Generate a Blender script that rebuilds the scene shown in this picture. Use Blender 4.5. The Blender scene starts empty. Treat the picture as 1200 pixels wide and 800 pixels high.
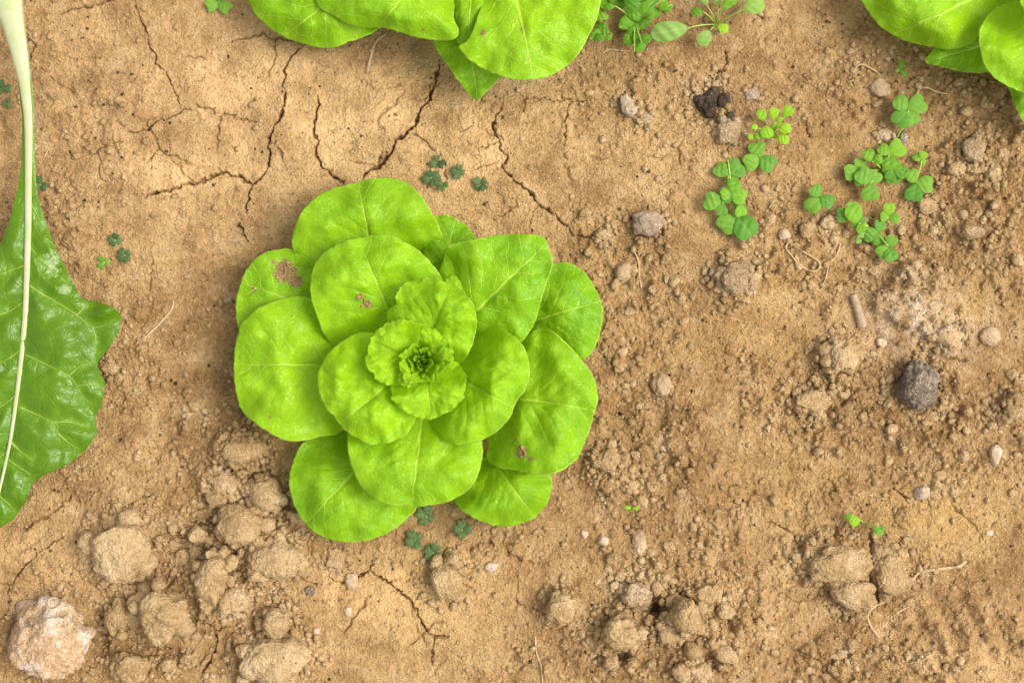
import bpy, bmesh, math, random
import numpy as np
from mathutils import Vector, Matrix, Euler

random.seed(7); rng = np.random.default_rng(7)
S = bpy.context.scene
COL = S.collection

# ------------------------------------------------------------------ camera, sky, sun, exposure
K = 0.0007            # metres on the ground per photograph pixel (1200 across = 0.84 m)
H = 1.20              # camera height
cam = bpy.data.objects.new('camera', bpy.data.cameras.new('camera')); COL.objects.link(cam)
cam.location = (0, 0, H); cam.rotation_euler = (0, 0, 0)
cam.data.sensor_width = 36; cam.data.lens = 36 * H / (1200 * K)
cam.data.clip_start = 0.02; cam.data.clip_end = 500
S.camera = cam

SUN_EL, SUN_AZ = math.radians(54), math.radians(2)     # azimuth: direction the light comes FROM, measured from +X
w = bpy.data.worlds.new('World'); S.world = w; w.use_nodes = True
wn = w.node_tree; wn.nodes.clear()
sky = wn.nodes.new('ShaderNodeTexSky'); sky.sky_type = 'NISHITA'; sky.sun_disc = False
sky.sun_elevation = SUN_EL; sky.sun_rotation = math.pi/2 - SUN_AZ
sky.air_density = 1.0; sky.dust_density = 4.0; sky.ozone_density = 1.0
hs = wn.nodes.new('ShaderNodeHueSaturation'); hs.inputs['Saturation'].default_value = 0.18   # white overcast
bg = wn.nodes.new('ShaderNodeBackground'); bg.inputs[1].default_value = 0.13
wo = wn.nodes.new('ShaderNodeOutputWorld')
wn.links.new(sky.outputs[0], hs.inputs['Color']); wn.links.new(hs.outputs[0], bg.inputs[0]); wn.links.new(bg.outputs[0], wo.inputs[0])
sl = bpy.data.lights.new('sun', 'SUN'); sl.energy = 1.2; sl.angle = math.radians(32); sl.color = (1.0, 0.95, 0.86)
sun = bpy.data.objects.new('sun', sl); COL.objects.link(sun)
sd = Vector((math.cos(SUN_EL)*math.cos(SUN_AZ), math.cos(SUN_EL)*math.sin(SUN_AZ), math.sin(SUN_EL)))
sun.rotation_euler = sd.to_track_quat('Z', 'Y').to_euler(); sun.location = sd * 5
S.view_settings.view_transform = 'Standard'; S.view_settings.look = 'None'
S.view_settings.gamma = 1; S.view_settings.exposure = 0.97
S.render.engine = 'CYCLES'
S.cycles.max_bounces = 6; S.cycles.diffuse_bounces = 4; S.cycles.transmission_bounces = 4

# ------------------------------------------------------------------ numeric helpers
def _h(ix, iy, seed):
    h = (ix.astype(np.int64) * 374761393 + iy.astype(np.int64) * 668265263 + seed * 1442695041) & 0xffffffff
    h = ((h ^ (h >> 13)) * 1274126177) & 0xffffffff
    h = ((h ^ (h >> 16)) * 2246822519) & 0xffffffff
    return (h ^ (h >> 15)) & 0xffffffff
def perlin(x, y, seed=0):
    ix = np.floor(x); iy = np.floor(y); fx = x - ix; fy = y - iy
    u = fx*fx*fx*(fx*(fx*6-15)+10); v = fy*fy*fy*(fy*(fy*6-15)+10)
    def g(dx, dy):
        a = _h(ix+dx, iy+dy, seed) * (2*math.pi/4294967296.0)
        return np.cos(a)*(fx-dx) + np.sin(a)*(fy-dy)
    a = g(0,0); b = g(1,0); c = g(0,1); d = g(1,1)
    return ((a + (b-a)*u) + ((c + (d-c)*u) - (a + (b-a)*u))*v) * 1.4
def fbm(x, y, oct=4, seed=0, gain=.5):
    s = 0; a = 1
    for o in range(oct):
        s = s + a*perlin(x*2**o + 17.3*o, y*2**o - 9.1*o, seed+o); a *= gain
    return s
def perlin3(p, seed=0):
    i = np.floor(p); f = p - i; w3 = f*f*(3-2*f); out = np.zeros(len(p))
    for dx in (0,1):
        for dy in (0,1):
            for dz in (0,1):
                h = _h(i[:,0]+dx + (i[:,2]+dz)*57, i[:,1]+dy, seed+int(dz)*0)
                h2 = _h(i[:,1]+dy + 91, i[:,0]+dx + (i[:,2]+dz)*131, seed+3)
                th = h*(2*math.pi/4294967296.0); zz = h2*(2/4294967296.0)-1; r = np.sqrt(1-zz*zz)
                g = np.cos(th)*r*(f[:,0]-dx) + np.sin(th)*r*(f[:,1]-dy) + zz*(f[:,2]-dz)
                wx = w3[:,0] if dx else 1-w3[:,0]; wy = w3[:,1] if dy else 1-w3[:,1]; wz = w3[:,2] if dz else 1-w3[:,2]
                out += g*wx*wy*wz
    return out*1.5
def sstep(a, b, x):
    t = np.clip((x-a)/(b-a), 0, 1); return t*t*(3-2*t)
def bumps(x, y, cell, prob, rmin, rmax, seed, out=None):
    """crumbs lying in a soil surface: height of half-buried lumps strewn on a jittered lattice (units: pixels)"""
    gx = x/cell; gy = y/cell; ix = np.floor(gx); iy = np.floor(gy); best = np.zeros_like(x)
    for dx in (-1,0,1):
        for dy in (-1,0,1):
            cx = ix+dx; cy = iy+dy
            h1 = _h(cx, cy, seed)/4294967296.0; h2 = _h(cx, cy, seed+11)/4294967296.0
            h3 = _h(cx, cy, seed+23)/4294967296.0; h4 = _h(cx, cy, seed+37)/4294967296.0
            r = (rmin + (rmax-rmin)*h3*h3)
            ax = (gx-cx-h1)*cell; ay = (gy-cy-h2)*cell
            e = .75 + .5*_h(cx, cy, seed+53)/4294967296.0
            d2 = (ax*ax*e + ay*ay/e)/(r*r)
            hh = np.where(h4 < prob, r*np.sqrt(np.clip(1-d2, 0, 1)), 0)
            best = np.maximum(best, hh)
    return best
def catmull(P, n, closed=True):
    P = np.array(P, float)
    Q = np.vstack([P[-1], P, P[0], P[1]]) if closed else np.vstack([2*P[0]-P[1], P, 2*P[-1]-P[-2]])
    out = []
    for k in range(len(Q)-3):
        p0, p1, p2, p3 = Q[k:k+4]
        t = np.linspace(0, 1, 24, endpoint=False)[:,None]
        out.append(.5*((2*p1)+(-p0+p2)*t+(2*p0-5*p1+4*p2-p3)*t*t+(-p0+3*p1-3*p2+p3)*t**3))
    C = np.vstack(out + ([out[0][:1]] if closed else [Q[-2:-1]]))
    L = np.r_[0, np.cumsum(np.linalg.norm(np.diff(C, axis=0), axis=1))]
    q = np.linspace(0, L[-1], n, endpoint=not closed)
    return np.stack([np.interp(q, L, C[:,0]), np.interp(q, L, C[:,1])], 1)
def segdist(x, y, pts):
    best = np.full(x.shape, 1e9); tt = np.zeros(x.shape); n = len(pts)-1
    for k in range(n):
        ax, ay = pts[k]; bx, by = pts[k+1]; dx, dy = bx-ax, by-ay
        t = np.clip(((x-ax)*dx+(y-ay)*dy)/(dx*dx+dy*dy+1e-9), 0, 1)
        d = np.hypot(x-ax-t*dx, y-ay-t*dy); m = d < best
        best = np.where(m, d, best); tt = np.where(m, (k+t)/n, tt)
    return best, tt
def world(px, py, z):
    """the point at height z above the ground plane seen at photograph pixel (px, py)"""
    f = K*(1-z/H)
    return np.stack([(np.asarray(px)-600)*f, (400-np.asarray(py))*f, np.asarray(z)+0*np.asarray(px)], -1)

# ------------------------------------------------------------------ object helpers
def tag(o, label=None, cat=None, group=None, kind=None):
    if label: o['label'] = label
    if cat: o['category'] = cat
    if group: o['group'] = group
    if kind: o['kind'] = kind
    return o
def empty(name, loc, label, cat, group=None):
    o = bpy.data.objects.new(name, None); COL.objects.link(o); o.location = loc; o.empty_display_size = .01
    return tag(o, label, cat, group)
def mesh_np(name, V, F, smooth=True):
    V = np.ascontiguousarray(V, np.float32); F = np.ascontiguousarray(F, np.int32); n = F.shape[1]
    me = bpy.data.meshes.new(name)
    me.vertices.add(len(V)); me.vertices.foreach_set('co', V.ravel())
    me.loops.add(F.size); me.loops.foreach_set('vertex_index', F.ravel())
    me.polygons.add(len(F)); me.polygons.foreach_set('loop_start', np.arange(0, F.size, n, dtype=np.int32))
    try: me.polygons.foreach_set('loop_total', np.full(len(F), n, np.int32))
    except Exception: pass
    me.polygons.foreach_set('use_smooth', np.full(len(F), smooth))
    me.update(calc_edges=True); me.validate()
    return me
def attr(me, name, vals):
    a = me.attributes.new(name, 'FLOAT', 'POINT'); a.data.foreach_set('value', np.ascontiguousarray(vals, np.float32).ravel())
def uvs(me, uv):
    l = me.uv_layers.new(name='UVMap'); vi = np.zeros(len(me.loops), np.int32); me.loops.foreach_get('vertex_index', vi)
    l.data.foreach_set('uv', np.ascontiguousarray(uv[vi], np.float32).ravel())
def link(name, me, mat, parent=None, loc=None):
    o = bpy.data.objects.new(name, me); COL.objects.link(o)
    if mat and not me.materials: me.materials.append(mat)
    if parent: o.parent = parent
    if loc is not None: o.location = loc
    return o
def tube(pts, rad, sides=8, flat=1.0):
    """tapered tube along 3-D points; rad scalar or list; returns verts, quad faces"""
    P = np.array(pts, float); n = len(P); rad = np.broadcast_to(np.array(rad, float), (n,))
    T = np.gradient(P, axis=0); T /= np.linalg.norm(T, axis=1)[:,None]+1e-12
    up = np.array([0,0,1.0]); V = []
    for k in range(n):
        a = np.cross(T[k], up)
        if np.linalg.norm(a) < 1e-4: a = np.array([1.0,0,0])
        a /= np.linalg.norm(a); b = np.cross(a, T[k])
        for j in range(sides):
            q = 2*math.pi*j/sides
            V.append(P[k] + rad[k]*(math.cos(q)*a + flat*math.sin(q)*b))
    F = [[k*sides+j, k*sides+(j+1)%sides, (k+1)*sides+(j+1)%sides, (k+1)*sides+j] for k in range(n-1) for j in range(sides)]
    return np.array(V), np.array(F)
_ico = {}
def ico(sub):
    if sub not in _ico:
        bm = bmesh.new(); bmesh.ops.create_icosphere(bm, subdivisions=sub, radius=1)
        V = np.array([v.co[:] for v in bm.verts]); F = np.array([[v.index for v in f.verts] for f in bm.faces]); bm.free()
        _ico[sub] = (V, F)
    return _ico[sub]

# ------------------------------------------------------------------ node helpers
class NT:
    def __init__(s, name):
        s.m = bpy.data.materials.new(name); s.m.use_nodes = True; s.t = s.m.node_tree; s.t.nodes.clear()
    def n(s, typ, ins=None, **kw):
        x = s.t.nodes.new(typ)
        for k, v in kw.items(): setattr(x, k, v)
        for k, v in (ins or {}).items(): s.set(x.inputs[k], v)
        return x
    def set(s, sock, v):
        if isinstance(v, bpy.types.NodeSocket): s.t.links.new(v, sock)
        elif isinstance(v, bpy.types.Node): s.t.links.new(v.outputs[0], sock)
        else: sock.default_value = v
    def m_(s, op, a, b=0.0, c=None, clamp=False):
        x = s.t.nodes.new('ShaderNodeMath'); x.operation = op; x.use_clamp = clamp
        s.set(x.inputs[0], a); s.set(x.inputs[1], b)
        if c is not None: s.set(x.inputs[2], c)
        return x.outputs[0]
    def mix(s, f, a, b, blend='MIX'):
        x = s.t.nodes.new('ShaderNodeMix'); x.data_type = 'RGBA'; x.blend_type = blend
        s.set(x.inputs[0], f)
        for i, v in ((6, a), (7, b)): s.set(x.inputs[i], (*v, 1) if isinstance(v, tuple) and len(v) == 3 else v)
        return x.outputs[2]
    def ramp(s, v, a, b, lo=0.0, hi=1.0):
        x = s.n('ShaderNodeMapRange', interpolation_type='SMOOTHSTEP'); s.set(x.inputs[0], v)
        for i, q in ((1, a), (2, b), (3, lo), (4, hi)): s.set(x.inputs[i], q)
        return x.outputs[0]
    def noise(s, vec, scale, detail=3, rough=.55, dist=0.0, out=0):
        x = s.n('ShaderNodeTexNoise'); x.inputs['Scale'].default_value = scale; x.inputs['Detail'].default_value = detail
        x.inputs['Roughness'].default_value = rough; x.inputs['Distortion'].default_value = dist; s.set(x.inputs['Vector'], vec)
        return x.outputs[out]
    def voro(s, vec, scale, feature='F1', out=0):
        x = s.n('ShaderNodeTexVoronoi', feature=feature); x.inputs['Scale'].default_value = scale; s.set(x.inputs['Vector'], vec)
        return x.outputs[out]
    def at(s, name): return s.n('ShaderNodeAttribute', attribute_name=name).outputs['Fac']
    def bump(s, h, strength, dist, normal=None):
        x = s.n('ShaderNodeBump', {'Height': h, 'Strength': strength, 'Distance': dist})
        if normal is not None: s.set(x.inputs['Normal'], normal)
        return x.outputs[0]
    def principled(s, col, rough, normal=None, spec=.4):
        p = s.n('ShaderNodeBsdfPrincipled', {'Base Color': col if not isinstance(col, tuple) else (*col, 1), 'Roughness': rough, 'Specular IOR Level': spec})
        if normal is not None: s.set(p.inputs['Normal'], normal)
        return p
    def out(s, sh):
        o = s.n('ShaderNodeOutputMaterial'); s.t.links.new(sh.outputs[0], o.inputs[0]); return s.m

def soil_material(name, a, b, c, masks=False, grain=1.0, darkspeck=.5):
    """dry crumbly soil: three earth colours mottled at several sizes, light and dark mineral specks, fine grain relief"""
    N = NT(name); pos = N.n('ShaderNodeNewGeometry').outputs['Position']
    n1 = N.noise(pos, 9, 4, .6); n2 = N.noise(pos, 45, 5, .65); n3 = N.noise(pos, 260, 4, .7); n4 = N.noise(pos, 900, 3, .7)
    col = N.mix(N.ramp(n1, .35, .65), a, b)
    col = N.mix(N.ramp(n2, .45, .72, 0, .75), col, c)
    col = N.mix(N.ramp(n2, .52, .28, 0, .75), col, tuple(x*.66 for x in b))
    if masks:
        col = N.mix(N.m_('MULTIPLY', N.at('crust'), N.ramp(n2, .25, .6, .4, .75)), col, (0.585, 0.38, 0.178))
        col = N.mix(N.m_('MULTIPLY', N.at('pale'), N.ramp(n2, .25, .5)), col, (0.70, 0.54, 0.37))
        col = N.mix(N.m_('MULTIPLY', N.at('ochre'), .7), col, (0.50, 0.305, 0.100))
        col = N.mix(N.m_('MULTIPLY', N.at('shade_brown'), N.ramp(n2, .2, .7, .4, .9)), col, (0.19, 0.105, 0.048))
    col = N.mix(N.ramp(n3, .52, .75, 0, .5), col, tuple(min(1, x*1.35) for x in c))
    col = N.mix(N.ramp(n3, .47, .27, 0, min(1, darkspeck*1.25)), col, tuple(x*.45 for x in b))
    v = N.voro(pos, 330); vc = N.voro(pos, 330, out=1)
    sp = N.n('ShaderNodeSeparateColor', {0: vc})
    lightspeck = N.m_('MULTIPLY', N.ramp(v, .26, .12), N.m_('GREATER_THAN', sp.outputs[0], .9))
    col = N.mix(N.m_('MULTIPLY', lightspeck, .7), col, (0.66, 0.55, 0.42))
    v2 = N.voro(pos, 240); sp2 = N.n('ShaderNodeSeparateColor', {0: N.voro(pos, 240, out=1)})
    col = N.mix(N.m_('MULTIPLY', N.ramp(v2, .3, .1), N.m_('GREATER_THAN', sp2.outputs[1], .95)), col, (0.16, 0.10, 0.06))
    h = N.m_('ADD', N.m_('MULTIPLY', n3, 1.0), N.m_('MULTIPLY', n4, .45))
    nor = N.bump(h, min(1, .9*grain), N.m_('MULTIPLY_ADD', N.at('crust'), -.0030, .0038) if masks else .0034)
    g = N.voro(pos, 520); nor = N.bump(N.m_('MULTIPLY', g, -1.0), min(1, .55*grain), .0022, nor)
    return N.out(N.principled(col, .95, nor, .15))

def leaf_material(name, dark, light, veincol, n_lat=6.0, trans=.32, rough=.38, netscale=15, veinmix=.55, dirtcol=(.40,.25,.13), spec=.45, lat=.7, bumpn=.7):
    """leaf blade: midrib, curving side veins and a fine net drawn in the leaf's own (along, across) coordinates"""
    N = NT(name); uv = N.n('ShaderNodeUVMap', uv_map='UVMap').outputs[0]
    tone = N.at('tone'); edge = N.at('edge'); dirt = N.at('dirt'); pos = N.n('ShaderNodeNewGeometry').outputs['Position']
    wv = N.noise(N.n('ShaderNodeVectorMath', {0: uv, 1: pos}, operation='ADD').outputs[0], 5, 3, .55, out=1)
    off = N.n('ShaderNodeVectorMath', {0: wv, 1: (.5,.5,.5)}, operation='SUBTRACT')
    off = N.n('ShaderNodeVectorMath', {0: off.outputs[0], 3: .14}, operation='SCALE')
    wuv = N.n('ShaderNodeVectorMath', {0: uv, 1: off.outputs[0]}, operation='ADD').outputs[0]
    sx = N.n('ShaderNodeSeparateXYZ', {0: wuv}); s_, t_ = sx.outputs[0], sx.outputs[1]
    rawt = N.n('ShaderNodeSeparateXYZ', {0: uv}).outputs[1]
    a_ = N.m_('ABSOLUTE', t_)
    amid = N.m_('ABSOLUTE', N.m_('ADD', N.m_('MULTIPLY', t_, .35), N.m_('MULTIPLY', rawt, .65)))
    wm = N.m_('MAXIMUM', N.m_('MULTIPLY_ADD', s_, -.026, .031), .006)
    mid = N.m_('SUBTRACT', 1.0, N.ramp(N.m_('DIVIDE', amid, wm), .25, 1.0))
    q = N.m_('SUBTRACT', s_, N.m_('SUBTRACT', N.m_('MULTIPLY', a_, 1.05), N.m_('MULTIPLY', N.m_('MULTIPLY', a_, a_), .55)))
    q = N.m_('ADD', N.m_('MULTIPLY', q, n_lat), N.m_('MULTIPLY', N.m_('GREATER_THAN', t_, 0.0), .45))
    f = N.m_('FRACT', q); dl = N.m_('DIVIDE', N.m_('MINIMUM', f, N.m_('SUBTRACT', 1.0, f)), n_lat)
    latv = N.m_('MULTIPLY', N.ramp(N.m_('DIVIDE', dl, N.m_('MULTIPLY_ADD', a_, -.008, .0105)), .2, 1.0, 1, 0), N.ramp(a_, .75, .05, .35, lat))
    e1 = N.voro(wuv, netscale, 'DISTANCE_TO_EDGE'); e2 = N.voro(wuv, netscale*2.7, 'DISTANCE_TO_EDGE')
    net = N.ramp(e1, .0, .06, .46, 0); net2 = N.ramp(e2, .0, .09, .22, 0)
    vein = N.m_('MAXIMUM', N.m_('MAXIMUM', mid, latv), N.m_('MAXIMUM', net, net2))
    n1 = N.noise(uv, 3.0, 3, .5); n2 = N.noise(pos, 120, 3, .6)
    tt = N.m_('ADD', tone, N.m_('MULTIPLY', N.m_('SUBTRACT', n1, .5), .9), clamp=True)
    col = N.mix(tt, dark, light)
    col = N.mix(N.ramp(n2, .55, .8, 0, .25), col, tuple(x*.8 for x in dark))
    col = N.mix(N.m_('MULTIPLY', vein, veinmix), col, veincol)
    col = N.mix(N.ramp(edge, .965, 1.0, 0, .55), col, veincol)
    dn = N.noise(pos, 330, 4, .7); dmask = N.ramp(N.m_('ADD', dirt, N.m_('MULTIPLY', N.m_('SUBTRACT', dn, .5), 1.5)), .48, .62)
    col = N.mix(dmask, col, N.mix(N.ramp(N.noise(pos, 700, 2), .4, .6), dirtcol, tuple(min(1, x*1.4) for x in dirtcol)))
    h = N.m_('ADD', N.m_('MULTIPLY', vein, -.55), N.m_('MULTIPLY', N.noise(wuv, 22, 2, .5), bumpn))
    nor = N.bump(h, .62, .0018); nor = N.bump(dn, N.m_('MULTIPLY', dmask, .8), .002, nor)
    rg = N.m_('ADD', N.m_('ADD', rough, N.m_('MULTIPLY', dmask, .4)), N.m_('MULTIPLY', N.m_('SUBTRACT', n2, .5), .15))
    p = N.principled(col, rg, nor, spec)
    tr = N.n('ShaderNodeBsdfTranslucent', {'Color': N.mix(.5, col, light, 'MIX'), 'Normal': nor})
    mx = N.n('ShaderNodeMixShader', {0: trans, 1: p.outputs[0], 2: tr.outputs[0]})
    return N.out(mx)

def plain_material(name, a, b, rough=.6, scale=200, bump=.4, trans=0, spec=.35):
    N = NT(name); pos = N.n('ShaderNodeNewGeometry').outputs['Position']
    n = N.noise(pos, scale, 4, .6); col = N.mix(N.ramp(n, .35, .65), a, b)
    p = N.principled(col, rough, N.bump(n, bump, .001), spec)
    if trans:
        t = N.n('ShaderNodeBsdfTranslucent', {'Color': col})
        return N.out(N.n('ShaderNodeMixShader', {0: trans, 1: p.outputs[0], 2: t.outputs[0]}))
    return N.out(p)

def leaflet_material(name, a, b, vein, trans=.3, rough=.62):
    N = NT(name); uv = N.n('ShaderNodeUVMap', uv_map='UVMap').outputs[0]; sx = N.n('ShaderNodeSeparateXYZ', {0: uv})
    rnd = N.n('ShaderNodeObjectInfo').outputs['Random']
    col = N.mix(N.ramp(N.m_('ADD', N.m_('MULTIPLY', N.noise(uv, 5, 3), .6), N.m_('MULTIPLY', rnd, .5)), .25, .8), a, b)
    ab = N.m_('ABSOLUTE', sx.outputs[1])
    midv = N.ramp(ab, .01, .05, .5, 0)
    f = N.m_('FRACT', N.m_('MULTIPLY', N.m_('SUBTRACT', sx.outputs[0], N.m_('MULTIPLY', ab, .8)), 7.0))
    latv = N.ramp(N.m_('MINIMUM', f, N.m_('SUBTRACT', 1.0, f)), .0, .16, .14, 0)
    v = N.m_('MAXIMUM', midv, latv); col = N.mix(v, col, vein)
    p = N.principled(col, rough, N.bump(v, -.2, .0004), .3)
    t = N.n('ShaderNodeBsdfTranslucent', {'Color': col})
    return N.out(N.n('ShaderNodeMixShader', {0: trans, 1: p.outputs[0], 2: t.outputs[0]}))

TAN, BRN, PALE = (0.478, 0.290, 0.119), (0.352, 0.198, 0.077), (0.58, 0.39, 0.192)
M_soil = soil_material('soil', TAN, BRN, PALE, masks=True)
M_clod = soil_material('clod_soil', (0.52,0.345,0.165), (0.43,0.27,0.12), (0.64,0.465,0.26), grain=1.0)
M_clodpale = soil_material('clod_pale_soil', (0.55,0.375,0.19), (0.48,0.31,0.145), (0.65,0.48,0.28), grain=.95)
M_clodgrey = soil_material('clod_grey_soil', (0.52,0.36,0.20), (0.42,0.28,0.145), (0.65,0.50,0.33), grain=1.1, darkspeck=.7)
M_dark = soil_material('dark_soil', (0.11,0.075,0.05), (0.065,0.045,0.03), (0.22,0.16,0.105), grain=1.3, darkspeck=.9)
M_ashen = soil_material('ashen_soil', (0.42,0.32,0.22), (0.26,0.19,0.13), (0.64,0.54,0.42), grain=1.4, darkspeck=.9)
M_rock = soil_material('pinkish_rock', (0.66,0.45,0.26), (0.58,0.34,0.16), (0.88,0.78,0.68), grain=1.0, darkspeck=.25)
M_peb = soil_material('pebble_stone', (0.48,0.335,0.195), (0.40,0.265,0.14), (0.58,0.44,0.29), grain=.5, darkspeck=.2)
M_white = soil_material('white_pebble', (0.55,0.41,0.28), (0.48,0.33,0.20), (0.68,0.55,0.42), grain=.3, darkspeck=.1)
M_mauve = soil_material('mauve_stone', (0.46,0.335,0.225), (0.32,0.22,0.145), (0.66,0.54,0.43), grain=.6, darkspeck=.3)
M_lettuce = leaf_material('lettuce_leaf', (0.120,0.345,0.001), (0.375,0.645,0.004), (0.53,0.72,0.08), spec=.27, rough=.31, trans=.27, dirtcol=(.30,.19,.08), veinmix=.66, lat=.85)
M_chard = leaf_material('chard_leaf', (0.053,0.145,0.001), (0.140,0.275,0.004), (0.17,0.29,0.015), trans=.2, rough=.3, netscale=11, veinmix=.4, dirtcol=(.27,.36,.15), spec=.4, lat=0.0, bumpn=.35)
M_rib = plain_material('chard_rib', (0.52,0.52,0.31), (0.44,0.49,0.22), .4, 60, .2, .15)
M_vein = plain_material('chard_vein', (0.24,0.34,0.06), (0.17,0.28,0.03), .45, 80, .2)
M_clover = leaflet_material('clover_leaflet', (0.095,0.27,0.028), (0.19,0.385,0.035), (0.25,0.43,0.07))
M_lime = leaflet_material('lime_leaflet', (0.19,0.42,0.010), (0.29,0.51,0.014), (0.36,0.55,0.06))
M_mid = leaflet_material('fresh_clover_leaflet', (0.14,0.34,0.018), (0.22,0.43,0.022), (0.28,0.47,0.06))
M_bluec = leaflet_material('dark_clover_leaflet', (0.055,0.095,0.030), (0.095,0.15,0.045), (0.12,0.17,0.06), trans=.15)
M_weed = leaflet_material('weed_leaf', (0.075,0.22,0.010), (0.15,0.34,0.013), (0.22,0.38,0.04))
M_palew = leaflet_material('pale_weed_leaf', (0.21,0.37,0.08), (0.27,0.44,0.07), (0.34,0.48,0.13))
M_stem = plain_material('plant_stem', (0.30,0.48,0.06), (0.40,0.50,0.10), .5, 150, .2, .1)
M_root = plain_material('dry_root', (0.42,0.28,0.14), (0.55,0.40,0.22), .8, 400, .5)
M_wood = plain_material('weathered_wood', (0.45,0.33,0.21), (0.33,0.22,0.13), .9, 500, .8)

# ------------------------------------------------------------------ the ground
CRACKS = [  # (polyline in photograph pixels, half width px, depth mm)
 ([(352,55),(334,76),(332,96),(334,114),(328,139),(314,161),(316,188),(312,204),(297,217),(290,232),(288,250)], 1.9, 13),
 ([(280,262),(285,277),(294,286)], 1.8, 9),
 ([(170,233),(182,226),(200,222),(230,214),(248,208),(259,202),(283,209),(297,217)], 2.2, 13),
 ([(373,112),(369,135),(367,151),(371,167),(369,180),(379,196),(393,208),(408,217)], 2.0, 12),
 ([(516,69),(510,92),(504,114),(493,127),(489,141),(477,155),(465,165),(455,184),(446,194),(430,202),(425,211)], 2.6, 16),
 ([(481,155),(495,161),(508,176),(520,188),(522,212)], 1.2, 6),
 ([(589,122),(577,147),(585,167),(593,184),(589,196),(603,211),(621,226),(633,240),(648,250),(660,264),(676,277)], 1.7, 11),
 ([(676,277),(690,277),(708,265)], 1.5, 7), ([(630,241),(622,259),(621,273)], 1.0, 5),
 ([(606,114),(644,116),(669,118),(691,118)], 1.0, 5), ([(655,108),(669,118),(663,139),(661,165)], 1.3, 6),
 ([(225,121),(254,131),(283,139),(304,143)], 1.2, 5),
 ([(156,0),(164,20),(176,52),(182,70),(196,92),(207,112),(211,128)], 1.3, 7), ([(148,156),(172,152),(184,142),(200,136),(225,126)], 1.6, 8),
 ([(66,18),(92,10),(116,5),(140,-3)], 1.7, 9), ([(30,36),(40,54),(36,70)], 1.4, 7), ([(48,80),(68,98),(88,112)], 1.1, 5),
 ([(230,214),(215,203),(200,183),(196,160)], 1.1, 5),
 ([(0,681),(10,686),(19,676),(32,660),(49,644),(75,628)], 1.6, 9), ([(10,686),(12,712),(4,730)], 1.2, 6),
 ([(13,613),(32,621),(40,612),(58,605),(76,589),(84,578)], 1.2, 6),
 ([(385,678),(398,683),(412,679),(434,669),(438,655)], 1.6, 9),
 ([(434,669),(453,682),(467,693),(481,704),(489,720),(499,740),(508,748),(528,745)], 1.9, 11), ([(508,748),(506,780)], 1.3, 6),
 ([(349,674),(363,682),(379,686)], 1.3, 6), ([(224,722),(240,728),(255,738),(266,733)], 1.6, 8), ([(255,738),(252,764),(240,784),(237,805)], 2.0, 11),
 ([(572,635),(583,646)], 1.3, 6), ([(594,646),(610,656),(635,661)], 1.1, 5), ([(600,700),(615,712),(640,718)], 1.0, 4),
 ([(1046,553),(1048,572),(1056,578),(1064,586)], 1.3, 6), ([(1059,316),(1056,336)], 1.4, 7), ([(1121,375),(1128,394)], 1.4, 7),
 ([(848,58),(854,74),(841,88),(838,99)], 1.3, 7), ([(944,136),(946,155),(954,166)], 1.3, 7), ([(931,202),(925,232)], 1.2, 5),
 ([(260,539),(272,549),(290,548),(302,554),(314,551),(326,557)], 2.0, 10), ([(180,300),(176,330),(179,358)], 1.0, 4),
 ([(745,290),(747,318),(744,340)], 1.0, 4), ([(1128,170),(1140,190)], 1.0, 4), ([(120,470),(150,480),(176,474)], .9, 4),
 ([(60,60),(90,70),(120,66)], .9, 3.5), ([(420,90),(440,104),(470,100)], .8, 3), ([(150,595),(170,580),(190,585)], 1.0, 4),
 ([(900,610),(930,625),(936,650)], 1.2, 6), ([(960,560),(985,566)], 1.0, 4), ([(930,760),(960,772),(972,800)], 1.2, 5), ([(545,165),(560,175),(585,167)], 1.0, 4),
]
PITS = [  # x, y, rx, ry, depth mm
 (766,714,13,6,24), (727,768,11,10,14), (700,774,14,10,9), (805,712,8,6,10), (118,742,12,34,15), (175,764,40,8,8), (212,640,26,20,10), (236,612,18,13,10), (245,655,20,12,9),
 (150,752,20,12,8), (302,596,12,16,8), (300,735,8,14,9), (268,655,14,10,9), (826,134,22,12,4), (990,440,8,7,7), (934,640,7,12,9), (857,728,10,8,8), (830,770,12,10,8),
 (250,590,20,14,8), (330,600,14,20,6), (760,700,10,5,9), (640,690,14,6,4), (550,660,10,20,4), (1020,655,4,30,8), (1025,690,4,20,8), (290,470,14,40,5), (1030,400,12,8,4), (868,560,40,30,4), (770,470,10,60,4)]
PLATES = [(1070,365,58,26,.35,6.5), (1118,398,30,22,.5,6), (1075,325,30,16,.1,4), (141,646,52,50,.3,4), (985,420,30,26,.2,5), (955,472,36,18,0,4), (990,455,20,14,.5,3), (282,530,36,26,.3,5), (262,565,34,20,.2,4),
 (980,655,58,34,0,5), (1180,300,26,40,.2,3), (1130,260,30,16,.2,4), (930,310,40,20,.2,4), (715,545,30,34,.2,4), (860,330,30,24,.3,3), (820,740,60,50,.2,4), (240,700,50,40,.4,4), (320,770,60,44,.2,4), (60,660,40,24,.3,2), (1110,780,60,20,.2,4), (720,395,20,40,.2,3), (1060,480,40,20,.4,3)]
MOUNDS = [(1072,372,62,40,7), (141,644,40,40,6), (62,748,62,62,5), (185,720,42,42,2), (319,772,55,40,5), (280,618,40,34,3), (330,655,50,32,4), (656,712,30,26,6), (726,742,32,28,5), (744,698,26,24,4),
 (522,676,28,30,4), (986,660,60,40,6), (988,420,34,30,6), (920,300,90,40,5), (1150,290,70,60,4), (860,330,40,30,4), (1189,475,26,26,5), (840,345,70,24,4), (1110,760,90,50,3), (610,60,200,60,-6), (490,430,150,150,-3), (800,740,80,50,3), (278,530,40,30,5)]
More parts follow.
